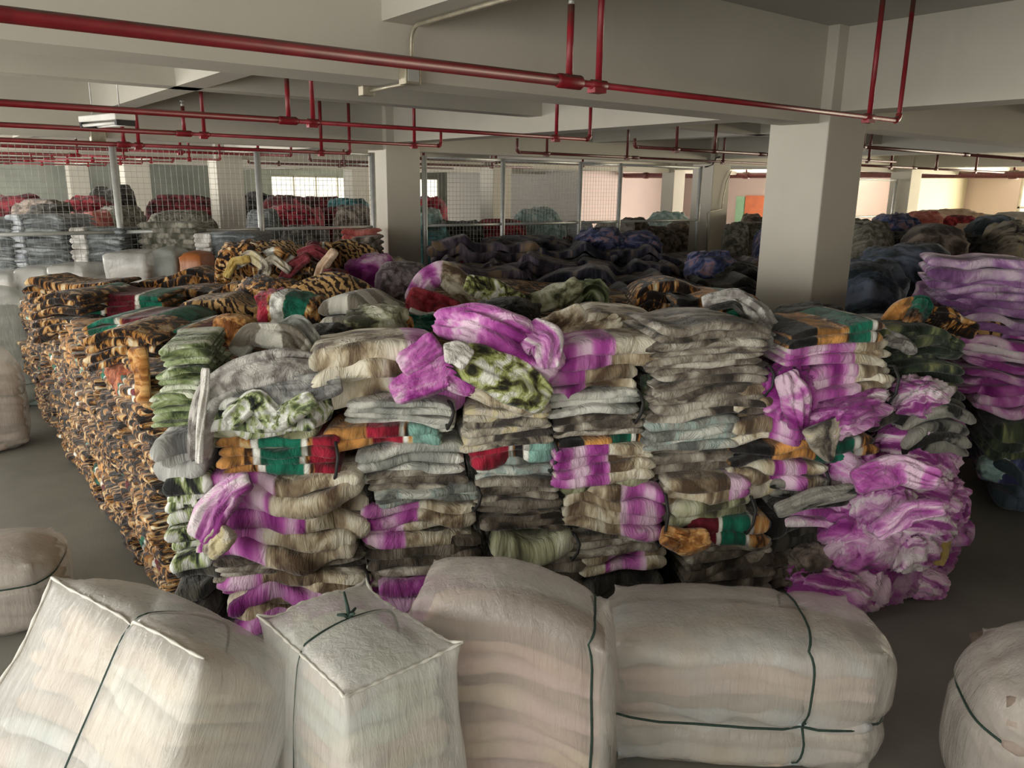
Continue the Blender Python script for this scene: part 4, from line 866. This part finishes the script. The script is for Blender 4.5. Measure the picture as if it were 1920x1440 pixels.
# ---------------- dark navy pile between the stack and the fence
NAVY = [
 (800, 1010, 462, 500, 1.10, 'navyplum', 3), (786, 930, 488, 522, 1.06, 'navyplum', 3), (905, 1070, 452, 486, 1.14, 'navy', 'c'), (990, 1150, 470, 505, 1.06, 'navy', 3), (1120, 1280, 472, 506, 1.04, 'navy', 3),
 (900, 1090, 496, 530, 1.04, 'navyplum', 3), (1080, 1260, 498, 532, 1.02, 'navy', 3), (1240, 1420, 498, 534, 1.0, 'navy', 3), (980, 1180, 524, 556, 1.04, 'navy', 3), (1150, 1330, 526, 560, 1.04, 'navy', 3),
 (1310, 1440, 528, 562, 1.04, 'dark', 3), (1120, 1300, 552, 580, 1.08, 'navy', 3), (840, 980, 512, 545, 1.06, 'navyplum', 3),
 (1085, 1180, 432, 490, 1.10, 'blue', 'c'), (1150, 1245, 442, 492, 1.08, 'blue', 'c'), (1296, 1376, 476, 540, 1.02, 'blue', 'c'), (1340, 1430, 500, 545, 1.0, 'dark', 'c'),
 (1586, 1700, 500, 596, .90, 'bluedark', 'c'), (1640, 1800, 470, 570, .95, 'bluedark', 'c'), (1600, 1720, 440, 500, 1.05, 'khaki', 'c'), (1690, 1860, 440, 505, 1.05, 'dark', 'c')]
for i, (x0, x1, y0, y1, zb, k, n) in enumerate(NAVY):
    pl = top_plane((x0+x1)/2, y1, zb)
    lab = '%s blanket in the dark pile before the fence, %s from the left' % (kword(k), NORD[i] if i < 20 else 'twenty-first')
    if n == 'c': o = px_crumple(pl, x0, x1, y0-3, y1+10, k, depth=.9, amp=.35, axis=DR[i % 5], yaw=rng.uniform(-20, 20))
    else: o = px_fold(pl, x0, x1, y0, y1+6, k, n, D=.9, yaw=rng.uniform(-10, 10), tilt=rng.uniform(-3, 3), wav=2.0, droop=.05)
    tag(o, lab, 'blanket', 'blankets in the dark pile before the fence')

# ---------------- goods beyond the fence: neat stacks standing on the floor
def floor_stack(dist, x0, x1, ytop, k, nb, label, group, D=.8, side=None, yaw=0.0, name='blanket_bundle'):
    pl = facing(dist); a, b = pl.hit(x0, ytop), pl.hit(x1, ytop); W = float(np.linalg.norm((b-a)[:2])); top = float(pl.hit((x0+x1)/2, ytop)[2])
    c = (a+b)/2-pl.n*D/2; T = top/nb
    for i in range(nb):
        V, Fc, uv, sp = fold_mesh(W, D, T*1.02, 5, nseed(), .5, 0, .01, seglen=.08)
        o = mesh(name, V, Fc, kmat(k), None, uv, sp); o.location = (c[0], c[1], i*T); o.rotation_euler = (0, 0, pl.rz+math.radians(yaw+rng.uniform(-2, 2)))
        tag(o, '%s, %s bundle from the top' % (label, NORD[nb-1-i]), 'blankets', group)
        if side:
            V2, F2, uv2, sp2 = fold_mesh(.22, D*.96, T*1.0, 5, nseed(), .5, 0, 0, seglen=.06)
            s_ = mesh('pale_edge', V2, F2, kmat(side), o, uv2, sp2); s_.location = (-W/2-.02, -.06, 0)
for a in [(10.9, 30, 118, 405, 'steel', 6, 'steel grey blankets in the tall stack at the left edge', 'bluewhite'), (10.8, -60, 16, 410, 'steel', 6, 'steel grey blankets in the stack cut by the left edge', None),
          (10.9, 150, 228, 428, 'steel', 5, 'grey blankets with a white edge left of the fence post', 'white'), (11.2, 255, 362, 418, 'khaki', 5, 'wrapped grey blankets right of the left fence post', None),
          (11.0, 385, 478, 438, 'steel', 5, 'grey blankets beside the tiger heap with white edge', 'white'), (12.6, 640, 700, 432, 'coral', 4, 'coral pink blankets behind the fence by the column', None),
          (11.2, 655, 702, 445, 'brown', 4, 'brown blankets standing next to the fence column', None)]:
    floor_stack(*a[:7], 'neat stacks behind the mesh', side=a[7])

FAR = [  # (forward distance, x0, x1, ytop, print, label) loose heaps on the floor far behind
 (20, -10, 75, 372, 'wine', 'dark wine red heap far left behind the mesh'), (18, 30, 130, 382, 'brown', 'brown heap at the far left edge'), (19, 128, 205, 380, 'red', 'bright red blanket heap behind the steel grey stacks'),
 (15, 140, 200, 404, 'coral', 'coral red bundle below the red heap'), (17, 60, 135, 390, 'dark', 'black heap behind the tall grey stack'), (21, 175, 245, 356, 'dark', 'tall dark wrapped heap left of the second pillar'),
 (16, 195, 260, 395, 'khaki', 'khaki heap behind the left fence post'), (22, 285, 400, 374, 'wine', 'dark brown red heap between two pillars'), (17, 290, 395, 402, 'khaki', 'grey khaki heap below the dark one'),
 (24, 452, 520, 372, 'dark', 'black heap right of the mesh covered pillar'), (20, 500, 590, 378, 'wine', 'wine heap under the yellow window'), (18, 505, 600, 395, 'red', 'crimson heap behind the middle fence post'),
 (22, 560, 640, 374, 'wine', 'second wine heap under the yellow window'), (19, 580, 640, 398, 'wine', 'dark red heap in front of the wine heaps'), (20, 620, 690, 380, 'teal', 'small teal heap near the fence column'),
 (16, 470, 520, 398, 'steel', 'small grey heap at the foot of the fence post'), (17, 630, 700, 396, 'brown', 'brown heap left of the fence column'), (15, 530, 610, 428, 'dark', 'black heap just behind the fence rail'),
 (19, 786, 835, 382, 'red', 'red heap under the orange window'), (22, 780, 806, 374, 'violet', 'tiny violet heap beside the column'), (16, 780, 830, 400, 'aqua', 'aqua heap right behind the fence column'),
 (15.4, 785, 845, 432, 'teal', 'dark teal heap right behind the fence column'), (15.5, 810, 900, 420, 'dark', 'black green heap under the right fence rail'), (14.5, 815, 905, 440, 'red', 'crimson heap left of the pale post'),
 (14, 835, 900, 455, 'brown', 'brown heap low behind the fence'), (15, 885, 985, 422, 'red', 'large red heap behind the pale post'), (14.5, 960, 1080, 445, 'wine', 'long wine red heap behind the fence'),
 (17, 960, 1050, 398, 'aqua', 'tall pale aqua heap behind the mesh'), (15.5, 985, 1060, 420, 'aqua', 'lower pale aqua heap behind the mesh'), (16, 1050, 1115, 425, 'bluewhite', 'bluish white heap between two pale posts'),
 (18, 1120, 1190, 422, 'white', 'off white heap in the open fence bay'), (17, 1165, 1215, 418, 'brown', 'brown heap in the open fence bay'), (22, 1218, 1292, 404, 'aqua', 'aqua heap high in the open fence bay'),
 (17.5, 1190, 1272, 432, 'brown', 'large brown heap beside the door post'), (18.5, 1255, 1300, 422, 'brown', 'small brown heap beside the door post'),
 (17, 1360, 1400, 425, 'khaki', 'grey khaki sack heap left of the big column'), (17.5, 1390, 1440, 425, 'khaki', 'second khaki sack heap left of the big column'), (19, 1395, 1430, 412, 'brown', 'brown heap top behind the khaki sacks'), (15, 1418, 1450, 440, 'blue', 'blue heap peeking left of the big column'),
 (13, 1590, 1665, 425, 'khaki', 'khaki heap right of the big column'), (15, 1640, 1715, 415, 'blue', 'royal blue blanket on the coloured heap'), (16, 1685, 1760, 412, 'coral', 'coral patterned blankets on the coloured heap'),
 (18, 1735, 1850, 402, 'peach', 'peach blankets at the top of the coloured heap'), (16, 1745, 1830, 420, 'red', 'red blanket on the coloured heap'), (15, 1790, 1900, 428, 'peach', 'peach blanket hanging on the coloured heap'),
 (14.5, 1820, 1900, 420, 'bluedark', 'slate blue blanket on the coloured heap'), (17, 1840, 1950, 412, 'white', 'off white blankets under the bright window'), (13.5, 1870, 1960, 430, 'beige', 'beige blankets at the right edge by the window'),
 (12.5, 1700, 1800, 435, 'brown', 'dark brown heap below the coloured blankets'),
 (19, 1700, 1770, 405, 'white', 'pale crumpled blanket behind the coral one'), (20, 1650, 1712, 412, 'olive', 'olive heap behind the royal blue blanket'),
]
for i, (d, x0, x1, yt, k, lab) in enumerate(FAR):
    v_ = ray((x0+x1)/2, yt); az = v_[0]/v_[1]
    if x1 < 1310: d = max(d, 13.1*(math.sin(YAW)*az+math.cos(YAW)))          # behind the fence
    pl = facing(d); top = float(pl.hit((x0+x1)/2, yt)[2]); W = float(np.linalg.norm((pl.hit(x1, yt)-pl.hit(x0, yt))[:2]))
    V, Fc, uv, sp = crumple_mesh(W*.54, max(.4, W*.32), top*.54, nseed(), .16, DR[i % 5], 2.4, .5, 44, 22)
    o = mesh('blanket_heap', V, Fc, kmat(k), None, uv, sp); c = pl.hit((x0+x1)/2, yt); o.location = (c[0], c[1], top*.5); o.rotation_euler = (0, 0, pl.rz+rng.uniform(-.2, .2))
    tag(o, lab, 'blankets', 'heaps beyond the fence')

# ================================================================== plastic wrapped bales
def film_mat(name, tint, opac=.55, rough=.30):
    g = G(name, rough); o = g.obj()
    n = g.noise(o, 5, 4, .6, .4)
    g.color(g.ramp(n, [(.35, tuple(x*.86 for x in tint)), (.65, tint)]))
    g.b.inputs['Specular IOR Level'].default_value = .6
    g.bump(g.noise(g.scale(o, (1, 1, .16)), 40, 4, .65, .6), .6, .012)
    tr = g.n('ShaderNodeBsdfTransparent'); mx = g.n('ShaderNodeMixShader')
    fac = g.math('ADD', opac-.10, g.math('MULTIPLY', g.noise(o, 3.2, 4, .6), .20)); g.put(mx.inputs[0], fac)
    g.nt.links.new(tr.outputs[0], mx.inputs[1]); g.nt.links.new(g.b.outputs[0], mx.inputs[2])
    out = [q for q in g.nt.nodes if q.type == 'OUTPUT_MATERIAL'][0]; g.nt.links.new(mx.outputs[0], out.inputs[0])
    return g.m
FILM = film_mat('woven_white_film', (.86, .85, .81), .50, .20)
FILMP = film_mat('woven_pinkish_film', (.80, .75, .69), .42, .20)
FILMG = film_mat('thin_greenish_film', (.62, .66, .62), .5)
SEAM = plain('sewn_seam_film', (.74, .72, .66), .35)
def content(name, stops, sc=3.0, aniso=(1, 1, 1)):
    g = G(name, .9); uv = g.uv(); sp = g.uv('span', False)
    lay = g.n('ShaderNodeTexWhiteNoise', noise_dimensions='1D'); g.put(lay.inputs['W'], g.math('ADD', g.sep(sp, 1), g.rnd()))
    f = g.math('ADD', g.math('MULTIPLY', lay.outputs['Value'], .42), g.math('MULTIPLY', g.noise(uv, sc, 2, .5, .2), .6))
    g.color(g.ramp(f, stops)); g.bump(g.noise(uv, 9, 4), .6, .03)
    return g.m
CPASTEL = content('pastel_contents', [(.30, (.42, .28, .18)), (.42, (.74, .56, .36)), (.52, (.68, .72, .60)), (.60, (.54, .64, .64)), (.70, (.74, .56, .48))], 2.4)
CPINK = content('pink_contents', [(.38, (.26, .15, .11)), (.46, (.58, .36, .29)), (.55, (.76, .60, .42)), (.64, (.70, .46, .44))], 2.4)
CGREY = content('grey_contents', [(.34, (.30, .26, .21)), (.43, (.44, .46, .43)), (.52, (.60, .50, .39)), (.60, (.44, .50, .53)), (.70, (.56, .42, .35))], 2.0)
CBROWN = content('brown_contents', [(.30, (.20, .15, .12)), (.5, (.36, .29, .25)), (.7, (.50, .42, .36))], 3.0)
CGREEN = content('green_grey_contents', [(.30, (.14, .18, .16)), (.5, (.30, .35, .32)), (.7, (.46, .50, .47))], 3.0)
CWHITE = content('white_contents', [(.30, (.62, .57, .53)), (.7, (.84, .81, .78))], 3.0)

class BaleShape:
    def __init__(s, sx, sy, sz, seed, k=7.0, bulge=.05, flare=.06, wr=.012, ear=.014, slump=0.0, grooves=(), ear_faces=1):
        s.h = np.array([sx, sy, sz])/2; s.seed = seed; s.k = k; s.bulge = bulge; s.flare = flare; s.wr = wr; s.ear = ear; s.slump = slump; s.gr = grooves
    def __call__(s, p, inset=0.0):
        p = np.asarray(p, float)
        r = (np.abs(p)**s.k).sum(1)**(1/s.k); q = p/r[:, None]
        c3 = (np.abs(p[:, 0])*np.abs(p[:, 1])*np.abs(p[:, 2]))
        q = q*(1+.025*c3**8)[:, None]                              # sharper sewn corners
        bl = s.bulge
        q[:, 0] *= 1+bl*(1-p[:, 1]**2)*(1-p[:, 2]**2)*1.2; q[:, 1] *= 1+bl*(1-p[:, 0]**2)*(1-p[:, 2]**2)*1.2
        q[:, 2] += np.where(p[:, 2] > 0, 1, .3)*np.sign(p[:, 2])*bl*2.2*np.clip(1-p[:, 0]**2, 0, 1)*np.clip(1-p[:, 1]**2, 0, 1)*(np.abs(p[:, 2]) > .2)*np.abs(p[:, 2])
        fl = 1+s.flare*(-q[:, 2]+.2)*.6
        q[:, 0] *= fl; q[:, 1] *= fl
        q[:, 2] -= s.slump*np.clip(q[:, 0]+.15, 0, 2)**1.4*(q[:, 2]+1)/2
        V = q*(s.h-inset)
        nrm = q/np.linalg.norm(q, axis=1)[:, None]
        m = s.h.max()
        sd = s.seed
        wv = vnoise(V[:, 0]*16+sd, V[:, 1]*16, V[:, 2]*3, sd)*.6+vnoise(V[:, 0]*34, V[:, 1]*34+sd, V[:, 2]*7, sd+1)*.3+vnoise(V[:, 0]*5, V[:, 1]*5, V[:, 2]*5+sd, sd+2)*1.3
        corner = .35+.65*np.clip(np.sort(np.abs(p), axis=1)[:, 1], 0, 1)**3
        V = V+nrm*(s.wr*wv*corner)[:, None]
        V = V+nrm*(s.ear*np.clip(c3, 0, 1)**14)[:, None]
        for ax, c, dep, wd in s.gr:
            d = dep*np.exp(-((p[:, ax]-c)/wd)**2); cc = np.ones(3); cc[ax] = 0
            V = V-nrm*cc*d[:, None]
        return V
def cube_grid(n):
    t = np.linspace(-1, 1, n); A, B_ = np.meshgrid(t, t, indexing='ij'); P_ = []; Fc = []
    for ax in range(3):
        for sg in (-1, 1):
            q = np.zeros((n*n, 3)); q[:, ax] = sg; q[:, (ax+1) % 3] = A.ravel(); q[:, (ax+2) % 3] = B_.ravel(); k0 = len(P_)*n*n
            P_.append(q)
            for i in range(n-1):
                for j in range(n-1):
                    f = [k0+i*n+j, k0+(i+1)*n+j, k0+(i+1)*n+j+1, k0+i*n+j+1]; Fc.append(f if sg > 0 else f[::-1])
    P_ = np.concatenate(P_)
    key = np.round(P_*1e4).astype(np.int64); _, first, inv = np.unique(key, axis=0, return_index=True, return_inverse=True); inv = inv.ravel()
    return P_[first], [[int(inv[v]) for v in f] for f in Fc]
CG = {n: cube_grid(n) for n in (17, 33)}
def loop(ax, c, n=64):
    """square loop on the unit cube at coordinate c of axis ax"""
    a = np.linspace(0, 4, n, endpoint=False); u = np.where(a < 1, a*2-1, np.where(a < 2, 1, np.where(a < 3, 5-2*a, -1))); v = np.where(a < 1, -1, np.where(a < 2, a*2-3, np.where(a < 3, 1, 7-2*a)))
    q = np.zeros((n, 3)); q[:, ax] = c; q[:, (ax+1) % 3] = u; q[:, (ax+2) % 3] = v
    return np.concatenate([q, q[:1]])
def bale(label, loc, rot, size, film, cont, ropes=(), seams=(), seed=1, res=33, group='plastic wrapped bales', name='wrapped_bale', knot=None, **kw):
    kw.setdefault('grooves', [(ax, c, .022, .05) for ax, c in ropes])
    S = BaleShape(*size, seed, **kw); o = empty(name, loc); o.rotation_euler = rot; tag(o, label, 'bale', group)
    P_, Fc = CG[res]
    mesh('plastic_film', S(P_), Fc, film, o)
    sx_, sy_, sz_ = size
    V2, F2, uv2, sp2 = fold_mesh(sx_*.87, sy_*.80, sz_*.86, max(4, int(sz_/.075)), seed, .5, 0, .015, seglen=.05)
    V2 = V2*np.array([1, 1, 1.0])-np.array([0, 0, sz_*.46])
    if S.slump: V2[:, 2] -= S.slump*np.clip(V2[:, 0]/S.h[0]+.15, 0, 2)**1.4*(V2[:, 2]/S.h[2]+1)/2*S.h[2]
    V2[:, :2] *= (1-(V2[:, 2]/S.h[2])*S.flare*.5)[:, None]
    mesh('contents', V2, F2, cont, o, uv2, sp2)
    for ax, c in ropes:
        pts = S(loop(ax, c)); cen = pts.mean(0); pts = pts+(pts-cen)/np.linalg.norm(pts-cen, axis=1)[:, None]*.004
        MB().tube([tuple(q) for q in pts], .0052, 6).build('cord', CORD, o, True)
    for e in seams:                                              # ((axis fixed, value), (axis fixed, value))
        t = np.linspace(-1, 1, 30); q = np.zeros((30, 3)); run = ({0, 1, 2}-{e[0][0], e[1][0]}).pop()
        q[:, run] = t; q[:, e[0][0]] = e[0][1]; q[:, e[1][0]] = e[1][1]
        pts = S(q); cen = np.zeros(3); pts = pts*1.012
        MB().tube([tuple(v) for v in pts], [.0050+.0022*math.sin(i*1.9) for i in range(30)], 6).build('seam', SEAM, o, True)
    if knot:
        pt = S(np.array([knot]))[0]*1.01
        kb = MB()
        for d in ((.02, .01, .012), (-.02, .014, .010), (.0, -.02, .02), (.006, .03, .045)):
            kb.tube([tuple(pt), tuple(pt+np.array(d)*.6+np.array([0, 0, .008])), tuple(pt+np.array(d)*1.6)], [.008, .006, .004], 6)
        kb.build('knot', CORD, o, True)
    return o
TOPSEAMS = [((2, 1), (0, -1)), ((2, 1), (1, -1)), ((2, 1), (0, 1)), ((2, 1), (1, 1))]
d_ = math.radians
# bale with the front face tipped towards the viewer, bottom left
zA, tiltA = 1.02, d_(31)
PA, QA = at_z(84, 1066, zA), at_z(392, 1232, zA); e1 = QA-PA; wA = float(np.linalg.norm(e1)); e1 /= wA; hA, tA = .88, .46
out = np.array([e1[1], -e1[0], 0.0]); out = out if out[0] < 0 else -out
dwn = out*math.sin(tiltA)+np.array([0, 0, -1])*math.cos(tiltA); nf = np.cross(e1, dwn); nf = nf if np.dot(nf, out) > 0 else -nf
cA = PA+e1*wA/2+dwn*hA/2-nf*tA/2
RA = Matrix([[e1[i], -nf[i], -dwn[i]] for i in range(3)])
bale('tilted plastic wrapped bale with one cord at the bottom left', tuple(cA), RA.to_euler(), (wA, tA, hA), FILM, CPASTEL, ropes=[(0, .10)], seams=[((2, 1), (1, -1)), ((2, 1), (0, -1)), ((0, -1), (1, -1))], seed=21, bulge=.04, k=12)
bale('square topped white bale with knotted cord, bottom middle left', (.985, 2.07, .47), (0, 0, d_(4)), (.44, .61, .94), FILM, CPASTEL, ropes=[(1, .15)], seams=TOPSEAMS, seed=34, bulge=.03, flare=.22, knot=(.0, .15, 1), k=14, ear=.03)
q = facing(2.52).hit(965, 1200)
bale('tall pinkish bale with slanting shoulder in the bottom middle', (q[0], q[1], .485), (0, 0, -YAW-.12), (.72, .38, .97), FILMP, CPINK, ropes=[(0, .80), (2, -.42)], seams=[], seed=45, slump=.22, bulge=.035, flare=.02, k=9)
q = facing(2.98).hit(1385, 1200)
bale('wide cinched bale with crossed cords, bottom right of middle', (q[0], q[1], .30), (0, 0, -YAW-.06), (1.16, .52, .60), FILMP, CGREY, ropes=[(0, .40), (2, -.25)], seams=[], seed=58, bulge=.05, flare=-.02, k=6, grooves=[(0, .40, .02, .06), (2, -.25, .030, .16)], ear=.025, knot=(.40, -1, -.25))
q = facing(2.50).hit(2050, 1300)
bale('bale with wavy layers cut by the bottom right corner', (q[0], q[1], .36), (0, 0, -YAW-.25), (.80, .60, .72), FILMP, CBROWN, ropes=[(2, .30)], seed=66, bulge=.08, k=3.8, wr=.014)
q = facing(3.85).hit(-35, 1120)
bale('brownish bale behind the tilted one at the left edge', (q[0], q[1], .21), (0, 0, -YAW+.3), (.80, .60, .42), FILMP, CBROWN, ropes=[(2, .35)], seed=73, bulge=.06, k=5)
q = at_z(-5, 850, 0)
bale('brown wrapped bale standing on the floor at the left edge', (q[0], q[1]+.25, .42), (0, 0, .1), (.52, .60, .84), FILMP, CBROWN, ropes=[(2, .2)], seed=81, bulge=.09, k=4.5, res=17)
q = at_z(25, 770, 0)
bale('grey green wrapped bale behind the brown one, left edge', (q[0]+.0, q[1]+.3, .60), (0, 0, .05), (.62, .60, 1.15), FILMG, CGREEN, ropes=[(2, -.6)], seed=88, bulge=.06, k=6, res=17)
WB = [(9.2, -30, 128, 560, 1.15, 'white wrapped bale behind the left end of the stack'), (9.9, 20, 82, 505, .7, 'white package left of the tall grey stack foot'), (9.9, 84, 152, 500, .7, 'wide white package under the tall grey stack'),
      (9.7, 188, 270, 476, .8, 'white rounded bale beside the left fence post'), (9.7, -40, 12, 515, .8, 'white bale at the far left edge of the floor'), (9.6, 125, 190, 528, .8, 'low white sheet wrapped bale behind the tiger corner')]
for i, (d, x0, x1, yt, dp, lab) in enumerate(WB):
    pl = facing(d); a, b = pl.hit(x0, yt), pl.hit(x1, yt); W = float(np.linalg.norm((b-a)[:2])); top = float((a[2]+b[2])/2); c = (a+b)/2-pl.n*dp/2
    bale(lab, (c[0], c[1], top/2), (0, 0, pl.rz+.05), (W, dp, top), FILM, CWHITE, seed=100+i*5, bulge=.015, res=17, k=16, ear=0, flare=0, group='white bales behind the stack')
pl = facing(9.75); a, b = pl.hit(330, 478), pl.hit(374, 478); W = float(np.linalg.norm((b-a)[:2])); c = (a+b)/2-pl.n*.3
bale('bright orange wrapped package by the tiger heap', (c[0], c[1], float(a[2])/2), (0, 0, pl.rz), (W, .5, float(a[2])), film_mat('orange_film', (.60, .20, .06), .8), kind('rust'), seed=140, bulge=.02, res=17, k=12, group='goods behind the stack')
pl = facing(9.9); a, b = pl.hit(268, 474), pl.hit(332, 474); W = float(np.linalg.norm((b-a)[:2])); c = (a+b)/2-pl.n*.3
bale('dark green wrapped bale left of the orange package', (c[0], c[1], float(a[2])/2), (0, 0, pl.rz), (W, .6, float(a[2])), FILMG, kind('darkgreen'), seed=150, bulge=.04, res=17, k=7, group='goods behind the stack')
bpy.context.view_layer.update()
